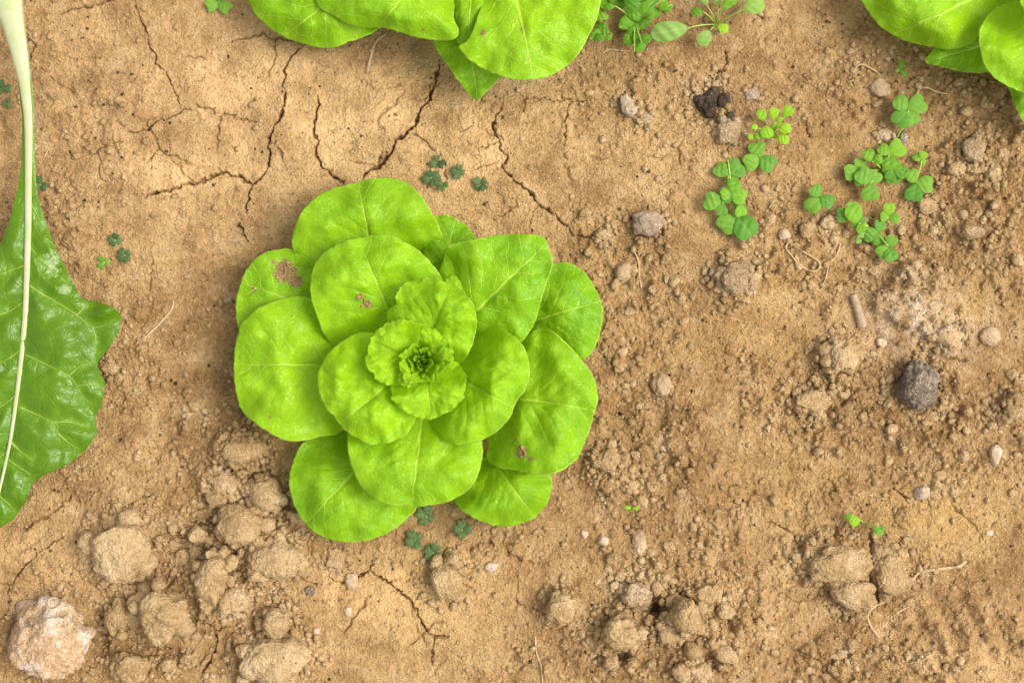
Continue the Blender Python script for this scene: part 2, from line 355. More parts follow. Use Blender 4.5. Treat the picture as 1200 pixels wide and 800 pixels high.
# loose, crumbly earth: x, y, rx, ry, weight
LOOSE = [(1000,310,110,45,1), (1150,220,80,130,.9), (950,470,90,60,.9), (1120,510,100,60,.95), (760,560,70,120,.7), (800,700,110,110,.9), (270,500,60,90,.75), (260,640,90,110,.9), (1010,780,120,40,.9), (900,230,60,60,.4),
 (740,370,50,120,.6), (1040,570,80,30,.7), (100,140,80,60,.45), (130,430,70,60,.5), (1060,90,110,50,.7), (760,120,110,60,.35), (90,560,90,40,.35), (700,760,80,60,.5), (60,250,60,70,.5), (940,600,60,60,.4), (1150,720,60,60,.5), (870,420,60,50,.5), (560,640,60,30,.4)]
CRUST = [(330,130,220,110,1), (560,190,110,80,.9), (470,710,110,60,.9), (60,640,70,50,.7), (1110,610,90,35,.5), (910,660,50,70,.6), (200,200,120,90,.7), (90,110,60,90,.4), (790,180,110,60,.5), (860,390,90,40,.35), (1130,790,100,60,.5)]
def blob(x, y, L):
    s = np.zeros_like(x)
    for bx, by, rx, ry, wt in L: s = np.maximum(s, wt*np.exp(-((x-bx)/rx)**2*.8-((y-by)/ry)**2*.8))
    return s
def looseness(px, py): return np.clip(blob(px, py, LOOSE)*1.2 + .40*fbm(px/80, py/80, 4, 60) , 0, 1)*(1-.72*blob(px, py, CRUST)) + .12

def ground_height(px, py, fine=1.0):
    """height in metres of the soil at photograph pixels"""
    wx = px + 3.0*fbm(px/14, py/14, 3, 5); wy = py + 3.0*fbm(px/14+50, py/14, 3, 9)
    z = 5.0*fbm(px/330, py/330, 3, 1) + 2.2*fbm(px/80, py/80, 3, 21)
    lo = looseness(px, py)
    z += (.55 + 1.5*lo)*fbm(wx/22, wy/22, 4, 31, .55)*fine
    # ridged, flaky crust between
    z += fine*(1.1*(1-np.abs(fbm(wx/38, wy/38, 4, 43, .6)))*(.35+.5*lo))
    for cell, pr, r0, r1, sd, amp in ((36,.34,6,15,101,.75), (19,.5,3.2,8.5,113,.8), (10,.6,1.8,4.6,127,.85), (6,.6,1.1,2.6,139,.8)):
        keep = np.clip(lo*1.5 - .12, .03 if cell > 15 else .10, 1)
        b = bumps(wx, wy, cell, pr, r0, r1, sd)*.7*amp          # px -> mm
        z += fine*b*np.clip(keep*1.1, 0, 1)
    rg = 1-np.abs(fbm(px/7.5, py/7.5, 3, 161, .6)); z += fine*(.22+.75*lo)*(rg-.6)*1.1
    z -= fine*(.9*sstep(.42, .75, fbm(px/9+70, py/9, 2, 171)) + 1.4*sstep(.5, .9, fbm(px/17+20, py/17, 3, 175)))*(.5+.6*lo)
    # soft trodden ridges, right of the lettuce and in the lower corner
    def ridges(cx, cy, rx, ry, ang, lam, amp, sd):
        u = (px-cx)*math.cos(ang)+(py-cy)*math.sin(ang); m = np.exp(-((px-cx)/rx)**2-((py-cy)/ry)**2)
        return m*amp*np.sin(u/lam*2*math.pi + 1.6*fbm(px/60, py/60, 2, sd))
    z += ridges(840,360,80,40,math.radians(75),26,2.0,71) + ridges(1120,735,80,50,math.radians(-28),30,2.6,73) + ridges(760,350,16,80,0,40,1.6,77)
    for x, y, rx, ry, rot, hgt in PLATES:
        c, s_ = math.cos(rot), math.sin(rot); u = ((px-x)*c+(py-y)*s_)/rx; v = (-(px-x)*s_+(py-y)*c)/ry
        m = (u*u+v*v)**.5 + .30*fbm(px/24+x, py/24, 4, 81, .6) + .05*fbm(px/5, py/5, 2, 83)
        z += hgt*(1-sstep(.80, 1.02, m))*(1+.25*fbm(px/16, py/16, 3, 85))
    for x, y, rx, ry, d in PITS: z -= d*np.exp(-(((wx-x)/rx)**2+((wy-y)/ry)**2)**1.5)
    for x, y, rx, ry, d in MOUNDS: z += d*np.exp(-((px-x)/rx)**2-((py-y)/ry)**2)
    return z*.001

def cracks_depth(px, py):
    wx = px + 3.0*fbm(px/10, py/10, 3, 205); wy = py + 3.0*fbm(px/10+31, py/10, 3, 209); z = np.zeros_like(px); lip = np.zeros_like(px)
    for pts, hw, dep in CRACKS:
        P = np.array(pts, float); x0, y0 = P.min(0)-24; x1, y1 = P.max(0)+24
        m = (px > x0) & (px < x1) & (py > y0) & (py < y1)
        if not m.any(): continue
        d, t = segdist(wx[m], wy[m], pts)
        wob = (.74 + .45*fbm(px[m]/13, py[m]/13, 2, 211))*np.clip(np.minimum(t, 1-t)*9 + .35, 0, 1)
        hwv = np.maximum(.82*hw*wob, .05)
        pr = 1 - sstep(.35, 1.35, d/hwv)
        z[m] = np.maximum(z[m], dep*pr*np.clip(hwv/hw, .25, 1))
        lip[m] = np.maximum(lip[m], np.exp(-(d/9)**2)*.9*np.clip(hw/2, 0, 1))
    cx, cy = (px + 7*fbm(px/26, py/26, 3, 221))/62, (py + 7*fbm(px/26+9, py/26, 3, 223))/62; ix, iy = np.floor(cx), np.floor(cy)
    f1 = np.full(px.shape, 9.); f2 = np.full(px.shape, 9.)
    for dx in (-1,0,1):
        for dy in (-1,0,1):
            d = np.hypot(cx-ix-dx-_h(ix+dx, iy+dy, 231)/4294967296.0, cy-iy-dy-_h(ix+dx, iy+dy, 233)/4294967296.0)
            f2 = np.minimum(f2, np.maximum(f1, d)); f1 = np.minimum(f1, d)
    z = z + 3.2*(1-sstep(.3, 1.0, (f2-f1)*31/1.25))*sstep(.05, .45, fbm(px/70, py/70, 3, 241))*np.clip(blob(px, py, CRUST)*1.6, .25, 1)
    return (lip*.6 - z)*.001

def axis(a, step):
    c = np.arange(-a, a+step/2, step); e = []; s = step; v = a
    while v < 90:
        s = s*1.13 if s < .02 else s*1.7
        v += s; e.append(v)
    e = np.array(e); return np.r_[-e[::-1]-(a-c[-1])*0, c, e]
gx = axis(.437, .00084); gy = axis(.296, .00084)
GX, GY = np.meshgrid(gx, gy); PX = GX/K+600; PY = 400-GY/K
stepx = np.gradient(gx)[None,:]; stepy = np.gradient(gy)[:,None]
fine = np.clip(.0024/np.maximum(stepx, stepy), 0, 1)*np.ones_like(GX)
far = np.clip(np.hypot(GX, GY)-3, 0, 60)
near = (np.abs(GX) < 2.5) & (np.abs(GY) < 2.5)
GZ = np.zeros_like(GX)
GZ[near] = ground_height(PX[near], PY[near], fine[near])
inn = (np.abs(GX) < .46) & (np.abs(GY) < .32)
GZ[inn] += cracks_depth(PX[inn], PY[inn])
GZ[~near] += (.01*fbm(GX[~near]*.8, GY[~near]*.8, 2, 3))
ny, nx = GX.shape; idx = np.arange(ny*nx).reshape(ny, nx)
F = np.stack([idx[:-1,:-1], idx[:-1,1:], idx[1:,1:], idx[1:,:-1]], -1).reshape(-1, 4)
gm = mesh_np('ground', np.stack([GX, GY, GZ], -1).reshape(-1, 3), F)
attr(gm, 'crust', np.clip(blob(PX, PY, CRUST)*1.2*(.6+.6*fbm(PX/60, PY/60, 3, 301)), 0, 1))
attr(gm, 'pale', np.clip(blob(PX, PY, [(1085,370,58,34,1.), (1110,385,34,28,1.), (1095,405,20,12,.9), (141,640,32,32,.6), (1065,325,30,14,.5), (730,700,20,14,.3), (600,90,40,14,.3)])*(.75+.9*fbm(PX/18, PY/18, 3, 303)), 0, 1))
attr(gm, 'ochre', np.clip(blob(PX, PY, [(1130,350,50,30,.9), (1110,610,90,35,.9), (900,330,70,30,.5), (960,190,50,30,.6), (870,400,80,40,.5), (480,700,100,50,.5), (1070,610,60,30,.6), (930,560,60,50,.5), (1000,230,70,60,.4)])*(.8+.6*fbm(PX/40, PY/40, 2, 307)), 0, 1))
attr(gm, 'shade_brown', np.clip(blob(PX, PY, [(280,480,26,70,.8), (440,60,70,20,.8), (840,120,34,18,.9), (330,590,30,30,.5), (510,615,60,20,.6), (720,560,40,40,.4), (30,110,40,40,.4), (1170,130,50,30,.5), (240,615,50,30,.6), (690,60,40,30,.5), (118,745,20,40,.6), (990,440,30,20,.4), (1020,35,24,40,.5), (60,250,30,40,.3)])*(.9+.8*fbm(PX/30, PY/30, 3, 311)), 0, 1))  # darker brown soil, plus shade beside lettuces and rock painted into the colour
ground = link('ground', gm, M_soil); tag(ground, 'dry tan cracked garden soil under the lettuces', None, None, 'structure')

def gz(px, py):
    X = (px-600)*K; Y = (400-py)*K; i = np.clip(np.searchsorted(gx, X)-1, 0, nx-2); j = np.clip(np.searchsorted(gy, Y)-1, 0, ny-2)
    u = (X-gx[i])/(gx[i+1]-gx[i]); v = (Y-gy[j])/(gy[j+1]-gy[j])
    return (GZ[j,i]*(1-u)+GZ[j,i+1]*u)*(1-v) + (GZ[j+1,i]*(1-u)+GZ[j+1,i+1]*u)*v
def gp(px, py, dz=0.0):
    z = float(gz(px, py)) + dz; p = world(px, py, z); return Vector(p.tolist())

# ------------------------------------------------------------------ lettuces
def leaf(parent, pts, hub, tip, z, drop=7., arch=3., tone=.5, puck=1., wave=1.9, rings=34, nang=150, dirt=(), ruff=0., nw=6, dip=22., cup=0., center=None, roll=None, seed=0, label=None, mat=None, bowl=19.):
    z = z*1.36
    """one leaf blade: outline as seen from above, height built from an arch along the midrib, margins turned down, blisters between the veins"""
    O = catmull(pts, nang); hub = np.array(hub, float); tip = np.array(tip, float)
    ph = np.linspace(0, 2*math.pi, nang, endpoint=False)
    c = np.array(center, float) if center is not None else O.mean(0)
    L = np.linalg.norm(tip-hub); d = (tip-hub)/L; pv = np.array([-d[1], d[0]])
    nrm = (O-c)/np.linalg.norm(O-c, axis=1)[:,None]
    O = O + nrm*(.9*fbm(O[:,0]/7+seed, O[:,1]/7, 3, 400+seed) - 1.6*sstep(.55, .95, fbm(O[:,0]/11+seed*3, O[:,1]/11, 2, 470+seed)))[:,None]*(1+1.6*ruff)
    u = np.r_[np.linspace(0, 1, rings+1)[1:]**.85, 1.0]
    P = c + u[:,None,None]*(O-c)[None]
    P[-1] = c + (O-c)*(1-1.1/np.linalg.norm(O-c, axis=1))[:,None]            # rolled lip that gives the blade its thickness
    P = np.vstack([c[None], P.reshape(-1, 2)]); U = np.r_[0, np.repeat(u, nang)]; TH = np.r_[0, np.tile(ph, rings+1)]
    s = (P-hub)@d/L; t = (P-hub)@pv/L
    a = np.abs(t)
    out = np.clip(s*1.6+.1, 0, 1)
    zz = z + arch*(1-((s-.45)/.6)**2) - drop*sstep(.45, 1.05, U)**1.5*(.35+.65*out)
    if roll is not None:
        rd = np.array(roll[:2], float); rd /= np.linalg.norm(rd); e = np.clip(((P-c)@rd)/(L*.5), 0, 2); zz -= roll[2]*sstep(.35, 1.25, e)**1.6
    zz += cup*(a/.5)**2
    zz -= dip*sstep(.12, -.35, s) + bowl*(1-sstep(-.15, .62, s))
    q = s - (1.05*a - .55*a*a); N = 6.0; f = q*N + .45*(t > 0); f = f-np.floor(f)
    zz += puck*(.8+1.3*fbm(P[:,0]/34+seed*5, P[:,1]/34, 2, 425+seed))*np.sqrt(np.clip(np.sin(math.pi*f), 0, 1))*np.clip(a*6, 0, 1)*np.clip(1.15-U, .1, 1)
    zz -= puck*1.8*np.exp(-(t/.035)**2)*np.clip(1.1-s, 0, 1)
    zz += puck*5.6*fbm(P[:,0]/44+seed*3.1, P[:,1]/42, 2, 420+seed) + puck*.8*fbm(P[:,0]/14+seed, P[:,1]/13, 2, 430+seed)
    zz += wave*U**3*np.sin(nw*TH+seed*1.7) + .5*wave*U**5*np.sin((2*nw+3)*TH+seed)
    if ruff:
        zz += ruff*(.9*fbm(P[:,0]/11+seed, P[:,1]/11, 2, 440+seed) + 2.6*U**4*fbm(TH*3.2+seed, U*2, 2, 450+seed))
    zz = np.maximum(zz, 3.0); zz[-nang:] -= .9
    V = world(P[:,0], P[:,1], zz*.001) - np.array(parent.location)
    F = []
    id0 = 1 + np.arange((rings+1)*nang).reshape(rings+1, nang); nx1 = np.roll(id0, -1, axis=1)
    Q = np.stack([id0[:-1], id0[1:], nx1[1:], nx1[:-1]], -1).reshape(-1, 4)
    tri = np.stack([np.zeros(nang, int), id0[0], nx1[0]], -1)
    FT = np.vstack([Q[:,[0,1,2]], Q[:,[0,2,3]], tri])[:, ::-1]
    me = mesh_np('leaf', V, FT)
    # parametrise
    uvs(me, np.stack([s, t], 1)); attr(me, 'tone', np.clip(tone + .25*(.5-s), 0, 1)); attr(me, 'edge', U)
    dv = np.zeros(len(P))
    for dx, dy, rr, ww in dirt: dv = np.maximum(dv, ww*np.exp(-((P[:,0]-dx)**2+(P[:,1]-dy)**2)/rr**2))
    attr(me, 'dirt', dv)
    o = link('leaf', me, mat or M_lettuce, parent)
    if label: o['label'] = label
    # consistent upward normals
    return o
def petal(parent, cx, cy, ang, r0, r1, zb, h, half, ruff, tone, seed):
    """small upright inner leaf curling round the heart"""
    nv, nu = 22, 60; ph = np.linspace(-half, half, nu)[None,:]*np.ones((nv,1)); v = np.linspace(0, 1, nv)[:,None]*np.ones((1,nu))
    A = ang + ph; side = np.cos(ph/half*math.pi/2)**.4
    r = r0 + (r1-r0)*v**1.7*(.45+.55*side) + ruff*v**2*np.sin(ph*9/half*.6+seed)*1.0 + ruff*.8*v**2*fbm(ph*5+seed, v*3, 3, 500+seed)
    z = zb + h*v*(.55+.45*side) - 3.5*v**6 + ruff*1.1*v**2*fbm(ph*6+seed*2, v*3+9, 3, 520+seed)
    A = A + .12*v**2*np.sin(ph*11+seed*2)
    P = np.stack([cx + r*np.cos(A), cy - r*np.sin(A)], -1).reshape(-1, 2)
    V = world(P[:,0], P[:,1], z.ravel()*.001) - np.array(parent.location)
    I = np.arange(nv*nu).reshape(nv, nu); F = np.stack([I[:-1,:-1], I[:-1,1:], I[1:,1:], I[1:,:-1]], -1).reshape(-1, 4)
    me = mesh_np('heart_leaf', V, F); uvs(me, np.stack([v.ravel(), (ph/half*.45).ravel()], 1))
    attr(me, 'tone', np.full(nv*nu, tone)); attr(me, 'edge', np.maximum(v.ravel(), np.abs(ph/half).ravel())); attr(me, 'dirt', np.zeros(nv*nu))
    return link('heart_leaf', me, M_lettuce, parent)
def stem_part(parent, px, py, ztop, rad=.012):
    b = gp(px, py, -.01); t = Vector(world(px, py, ztop).tolist())
    V, F = tube([np.array(b), np.array(b.lerp(t, .5)), np.array(t)], [rad*1.1, rad, rad*.5], 12)
    return link('stem', mesh_np('stem', V-np.array(parent.location), F), M_stem, parent)

L1 = empty('lettuce', gp(493, 428), 'whole round bright green butterhead lettuce growing alone in the middle of the soil', 'lettuce', 'butterhead lettuces')
stem_part(L1, 493, 428, .035)
LV = [ # outline, hub, tip, z mm, options
 # lowest ring
 dict(pts=[(280,384),(276,358),(281,334),(293,310),(308,297),(326,292),(345,293),(372,312),(420,350),(440,390),(400,410),(340,400),(300,396)], hub=(395,372), tip=(283,330), z=27, drop=3, arch=1, tone=.45, dirt=[(334,318,17,1.0),(347,330,10,.9),(297,340,8,.65),(320,308,8,.6)], cup=4, seed=1),
 dict(pts=[(640,316),(652,308),(668,308),(684,318),(697,336),(706,361),(704,388),(696,409),(684,421),(660,420),(620,410),(575,405),(560,385),(600,350)], hub=(612,380), tip=(705,352), z=26, drop=5, tone=.22, seed=2),
 dict(pts=[(509,255),(522,252),(535,256),(547,265),(556,278),(560,300),(540,330),(510,340),(496,310),(500,275)], hub=(515,335), tip=(535,254), z=27, drop=4, tone=.3, seed=3, dirt=[(530,262,9,.45)]),
 dict(pts=[(404,505),(374,511),(353,521),(342,545),(339,573),(348,599),(361,617),(380,630),(405,635),(434,632),(460,621),(478,607),(490,590),(490,560),(470,520),(440,495)], hub=(424,543), tip=(356,615), z=29, drop=9, arch=3, tone=.35, roll=(-.3,1,6), seed=4),
 dict(pts=[(560,535),(590,536),(625,545),(645,557),(646,575),(639,594),(624,608),(600,616),(578,615),(554,606),(534,590),(528,565),(530,530),(545,520)], hub=(578,540), tip=(625,603), z=24, drop=9, arch=4, tone=.4, roll=(.2,1,5), seed=5),
 # second ring
 dict(pts=[(345,304),(342,280),(350,254),(362,238),(380,225),(404,217),(425,212),(446,208),(470,211),(490,225),(507,250),(518,274),(516,288),(505,302),(495,350),(465,390),(420,370),(365,340),(352,325)], hub=(437,300), tip=(420,214), z=40, drop=8, arch=4, tone=.4, dirt=[(372,258,14,.35),(420,233,5,.5),(468,235,12,.33)], seed=6),
 dict(pts=[(279,392),(282,380),(299,363),(320,353),(344,347),(364,350),(385,370),(430,400),(440,440),(425,480),(400,506),(380,511),(356,516),(337,517),(319,509),(301,497),(284,482),(277,464),(274,440),(275,408)], hub=(392,428), tip=(276,427), z=39, drop=8, arch=4, tone=.62, dirt=[(316,489,4,.8),(312,386,5,.5),(338,515,4,.5)], seed=7),
 dict(pts=[(600,420),(612,400),(628,386),(644,386),(661,399),(682,421),(696,443),(701,467),(694,494),(687,515),(678,535),(660,550),(639,556),(606,551),(585,548),(570,537),(572,518),(560,490),(545,460),(560,430)], hub=(606,466), tip=(700,480), z=38, drop=7, arch=3, tone=.42, cup=2, dirt=[(611,530,11,.8),(605,517,6,.55),(620,538,8,.6)], seed=8),
 # third ring
 dict(pts=[(364,349),(364,325),(370,307),(386,291),(409,281),(431,277),(452,275),(470,281),(489,292),(506,309),(518,326),(520,350),(500,390),(475,418),(435,420),(404,415),(386,402),(376,384),(370,366)], hub=(456,366), tip=(420,280), z=53, drop=7, arch=3, tone=.58, dirt=[(422,347,4,.9),(431,356,6,.8)], seed=9),
 dict(pts=[(519,306),(521,293),(534,285),(558,280),(585,275),(615,274),(636,277),(643,289),(648,307),(643,326),(636,346),(628,375),(612,400),(580,420),(540,410),(515,390),(505,350)], hub=(553,370), tip=(640,285), z=52, drop=6, arch=2, tone=.3, dirt=[(552,335,9,.42),(566,340,7,.4)], seed=10),
 dict(pts=[(407,512),(409,536),(416,557),(428,576),(452,590),(480,593),(504,592),(527,587),(551,572),(561,554),(566,530),(560,505),(530,470),(490,455),(440,470),(412,492)], hub=(494,494), tip=(482,590), z=50, drop=8, arch=3, tone=.5, seed=11),
 # fourth ring
 dict(pts=[(559,376),(585,383),(606,397),(617,412),(621,431),(618,452),(604,473),(597,491),(571,513),(541,521),(516,513),(495,480),(490,440),(510,400),(535,380)], hub=(545,446), tip=(606,480), z=61, drop=6, arch=2, tone=.6, seed=12, puck=1.4),
 dict(pts=[(372,440),(378,424),(387,411),(405,397),(430,388),(470,400),(500,430),(500,465),(487,492),(479,506),(464,516),(440,521),(422,516),(404,504),(391,488),(379,473),(373,456)], hub=(468,440), tip=(395,500), z=62, drop=6, arch=3, tone=.72, puck=1.8, wave=2, seed=13),
 dict(pts=[(453,368),(456,362),(464,357),(464,346),(473,333),(487,328),(507,325),(523,330),(538,338),(551,350),(557,362),(559,381),(555,399),(547,417),(530,430),(490,430),(465,400),(456,385)], hub=(500,400), tip=(528,333), z=68, drop=5, arch=2, tone=.6, puck=1.7, ruff=.5, seed=14),
 # heart
 dict(pts=[(458,455),(462,471),(475,482),(493,490),(510,490),(524,484),(537,474),(545,459),(546,441),(539,428),(520,420),(490,425),(465,440)], hub=(498,432), tip=(505,490), z=72, drop=4, arch=0, tone=.72, puck=1.2, ruff=1.0, wave=1.5, seed=15, dip=6, cup=3, bowl=24),
 dict(pts=[(429,426),(431,408),(439,390),(455,378),(471,375),(487,377),(498,386),(505,400),(500,425),(485,445),(465,452),(448,449),(435,441)], hub=(488,425), tip=(433,398), z=74, drop=4, arch=0, tone=.85, puck=1.4, ruff=1.1, wave=1.8, seed=16, dip=8, cup=3, bowl=26),
 dict(pts=[(496,386),(509,386),(519,394),(529,405),(532,419),(526,427),(513,430),(505,434),(494,428),(490,410)], hub=(498,424), tip=(526,398), z=79, drop=3, arch=0, tone=.75, puck=.8, ruff=1.1, wave=1.5, seed=17, dip=10, cup=4, rings=24, bowl=24),
 dict(pts=[(470,423),(467,440),(471,452),(484,452),(496,443),(508,449),(511,440),(500,428),(485,420)], hub=(494,428), tip=(471,450), z=79, drop=3, arch=0, tone=.8, puck=.8, ruff=1.2, wave=1.5, seed=18, dip=10, cup=4, rings=24, bowl=24),
 dict(pts=[(521,330),(528,322),(536,325),(541,335),(545,350),(530,360),(520,345)], hub=(530,356), tip=(530,323), z=62, drop=3, arch=0, tone=.7, puck=.5, ruff=.8, wave=1., seed=19, rings=16, nang=70),
]
for kw in LV: leaf(L1, **kw)
for k, (a, r0, r1, zb, h, half, rf, tn) in enumerate([(2.6,8,25,66,36,.85,3.2,.7), (.55,9,30,66,38,.95,3.2,.7), (-2.2,8,27,66,36,.9,3.4,.75), (-.8,7,22,66,35,.8,3.0,.6), (1.6,6,18,66,34,1.0,2.8,.55), (3.5,5,15,65,34,1.0,2.6,.55), (-.4,4,13,68,32,1.1,2.4,.55), (2.2,3,10,70,29,1.2,2.2,.6), (4.5,2,8,72,26,1.2,2.0,.6), (.9,1.,5.5,74,22,1.4,1.6,.6), (3.3,.3,4,76,19,1.6,1.4,.6), (5.6,.3,3,77,17,1.8,1.2,.6)]):
    petal(L1, 494, 425, a, r0, r1, zb+9, h+1, half, rf, tn, k)

dl = []
for o in L1.children:
    if not o.name.startswith('leaf'): continue
    me = o.data; n = len(me.vertices); d = np.zeros(n, np.float32); me.attributes['dirt'].data.foreach_get('value', d); co = np.zeros(n*3, np.float32); me.vertices.foreach_get('co', co); co = co.reshape(-1, 3)+np.array(L1.location)
    m = np.where(d > .62)[0]
    if len(m): dl.append(co[rng.choice(m, min(len(m), 46))])
dl = np.vstack(dl); Vb, Fb = ico(1); dr = rng.uniform(.7, 2.3, len(dl))*K
dW = (Vb[None]*(1+.35*rng.uniform(-1, 1, (len(dl), len(Vb), 1)))*np.array([1, 1, .7]))*dr[:,None,None] + (dl+rng.normal(size=dl.shape)*np.array([.0012, .0012, 0]))[:,None]; dW[...,2] += (dr*.3)[:,None]
tag(link('leaf_dirt', mesh_np('leaf_dirt', dW.reshape(-1, 3), (Fb[None]+(np.arange(len(dl))*len(Vb))[:,None,None]).reshape(-1, 3)), M_clod), 'tan soil crumbs splashed onto the central lettuce leaves', None, None, 'stuff')
L2 = empty('lettuce', gp(565, -85), 'bright green butterhead lettuce cut by the photo top edge, one pointed leaf hanging below', 'lettuce', 'butterhead lettuces')
stem_part(L2, 565, -85, .035)
for kw in [
 dict(pts=[(508,49),(524,76),(544,104),(559,118),(569,108),(584,94),(600,70),(590,30),(550,0),(515,20)], hub=(545,20), tip=(560,118), z=28, drop=2, arch=1, tone=.3, seed=31, dirt=[(540,70,16,.42),(530,55,10,.45)]),
 dict(pts=[(289,-12),(294,8),(301,20),(324,39),(352,51),(385,57),(408,50),(442,36),(470,10),(480,-40),(440,-70),(370,-75),(310,-50)], hub=(440,-40), tip=(330,45), z=34, drop=11, arch=4, tone=.45, roll=(-.3,1,7), seed=32, dirt=[(370,42,6,.45)]),
 dict(pts=[(368,0),(393,20),(418,32),(450,33),(483,43),(516,48),(534,45),(538,36),(532,18),(540,-20),(540,-60),(490,-90),(420,-80),(370,-45)], hub=(505,-45), tip=(440,36), z=50, drop=10, arch=4, tone=.5, roll=(-.2,1,6), seed=33, dirt=[(496,36,4,.7)]),
 dict(pts=[(534,20),(536,50),(552,45),(565,22),(571,-5),(580,-50),(550,-60),(530,-30)], hub=(555,-45), tip=(548,48), z=42, drop=6, arch=2, tone=.4, seed=34),
 dict(pts=[(537,56),(557,76),(585,89),(610,94),(642,90),(672,71),(691,41),(703,10),(702,-30),(670,-70),(620,-80),(580,-50),(564,5),(550,45)], hub=(598,-35), tip=(625,92), z=52, drop=6, arch=3, tone=.55, cup=1, seed=35, nang=190, dirt=[(566,39,5,.95),(610,35,4,.7),(573,22,5,.5)]),
 dict(pts=[(480,-60),(440,-110),(450,-180),(520,-220),(600,-220),(640,-170),(620,-100),(560,-70)], hub=(560,-90), tip=(520,-215), z=48, tone=.5, seed=36),
 dict(pts=[(590,-90),(640,-130),(700,-150),(740,-110),(730,-50),(680,-30),(620,-40)], hub=(600,-80), tip=(735,-90), z=46, tone=.5, seed=37),
 dict(pts=[(520,-50),(505,-90),(530,-130),(580,-140),(615,-110),(610,-70),(575,-40)], hub=(565,-85), tip=(525,-60), z=64, tone=.75, puck=1.5, ruff=.7, seed=38)]: leaf(L2, **kw)
L3 = empty('lettuce', gp(1225, -12), 'bright green lettuce cut by the top corner beyond the clover, glossy rolled leaf', 'lettuce', 'butterhead lettuces')
stem_part(L3, 1225, -12, .035)
for kw in [
 dict(pts=[(1084,71),(1103,78),(1125,84),(1155,85),(1185,75),(1190,40),(1150,20),(1110,45)], hub=(1180,45), tip=(1087,72), z=26, drop=3, arch=1, tone=.3, seed=41),
 dict(pts=[(1180,95),(1185,112),(1191,127),(1202,146),(1225,155),(1245,120),(1235,60),(1200,50),(1183,75)], hub=(1215,60), tip=(1205,148), z=24, drop=4, arch=1, tone=.3, seed=42),
 dict(pts=[(1005,-15),(1010,2),(1018,15),(1031,31),(1055,46),(1081,53),(1114,58),(1137,52),(1151,40),(1185,25),(1200,-10),(1180,-50),(1110,-70),(1040,-55)], hub=(1160,-10), tip=(1050,40), z=40, drop=13, arch=5, tone=.55, roll=(-.3,1,9), seed=43),
 dict(pts=[(1152,25),(1147,42),(1149,62),(1156,81),(1172,96),(1201,109),(1240,112),(1275,90),(1280,50),(1250,15),(1215,0),(1175,5)], hub=(1215,20), tip=(1195,108), z=50, drop=6, arch=2, tone=.6, cup=2, seed=44),
 dict(pts=[(1195,-5),(1205,25),(1235,35),(1270,10),(1265,-30),(1225,-45),(1198,-30)], hub=(1228,-10), tip=(1215,30), z=66, tone=.75, puck=1.5, ruff=.7, seed=45),
 dict(pts=[(1230,-30),(1180,-60),(1180,-120),(1240,-150),(1300,-120),(1290,-50)], hub=(1235,-40), tip=(1235,-148), z=48, tone=.5, seed=46),
 dict(pts=[(1240,0),(1270,-40),(1330,-50),(1360,0),(1340,50),(1280,50)], hub=(1245,0), tip=(1358,0), z=46, tone=.5, seed=47)]: leaf(L3, **kw)

# ------------------------------------------------------------------ chard leaf on the left
CH = empty('chard_leaf', gp(-40, 300), 'long dark green chard leaf with thick white midrib along the left edge', 'leaf')
ys = np.arange(52, 668, 2.2)
def pl(pts): P = np.array(pts, float); return np.interp(ys, P[:,1], P[:,0])
MID = [(-14,-150),(-8,-95),(4,-40),(9,0),(16,32),(23,64),(29,100),(33,140),(33.5,180),(33,224),(33,260),(32,300),(30,360),(26,408),(20,460),(12,516),(0,572),(-12,625),(-20,668)]
xm = pl(MID)
xr = pl([(31,52),(34,64),(38,100),(40,140),(41,180),(43,224),(52,256),(64,288),(74,308),(86,332),(96,350),(112,353),(126,357),(138,364),(142,372),(140,388),(128,408),(116,421),(114,428),(123,448),(120,472),(112,486),(114,508),(100,528),(80,544),(52,556),(38,566),(30,588),(16,608),(0,618),(-14,640),(-20,668)])
xl = pl([(14,52),(20,88),(26,140),(25,192),(20,224),(12,256),(0,288),(-20,310),(-60,340),(-90,362),(-78,395),(-98,430),(-92,470),(-80,500),(-86,530),(-64,556),(-50,590),(-30,640),(-20.5,668)])
VE = [[(34,334),(50,345),(68,355),(90,369),(108,383),(124,380),(136,372)], [(108,383),(112,396),(112,415)], [(90,369),(100,360),(112,356)],
 [(31,416),(52,426),(80,440),(90,452),(97,466),(108,474)], [(80,440),(96,428),(112,424)], [(90,452),(106,450),(120,450)],
 [(23,477),(44,486),(60,495),(68,508),(70,520)], [(60,495),(80,494),(104,500)], [(68,508),(82,520),(94,526)], [(11,518),(26,530),(40,540)], [(9,538),(24,548),(36,556)],
 [(32,286),(44,300),(60,316),(76,330)], [(33,236),(40,246),(48,262)], [(30,352),(12,364),(-10,372),(-40,384),(-70,384)], [(26,408),(10,420),(-20,432),(-70,440)], [(19,462),(4,474),(-30,490),(-70,500)], [(32,310),(14,316),(-10,326),(-40,344)], [(8,530),(-10,540),(-40,552)], [(12,516),(24,528)], [(-2,580),(10,590),(18,600)]]
nc = 29; tt = np.linspace(0, 1, nc)
XX = np.concatenate([xl[:,None] + (xm-xl)[:,None]*tt[None,:], (xm[:,None] + (xr-xm)[:,None]*tt[None,:])[:,1:]], 1)
YY = ys[:,None]*np.ones((1, XX.shape[1])); tl = np.concatenate([1-tt, tt[1:]])[None,:]*np.ones_like(XX)
YY = YY + 10*tl**2*0 
VD = np.full(XX.shape, 1e9)
for v in VE: VD = np.minimum(VD, segdist(XX, YY, v)[0])
MD = segdist(XX, YY, MID)[0]
def chz(x, y): return np.interp(y, [-150,-95,-40,60,200,300,400,500,600,668], [2,36,52,52,44,42,40,34,24,16])
ww = (xr-xl)[:,None]*np.ones_like(XX)
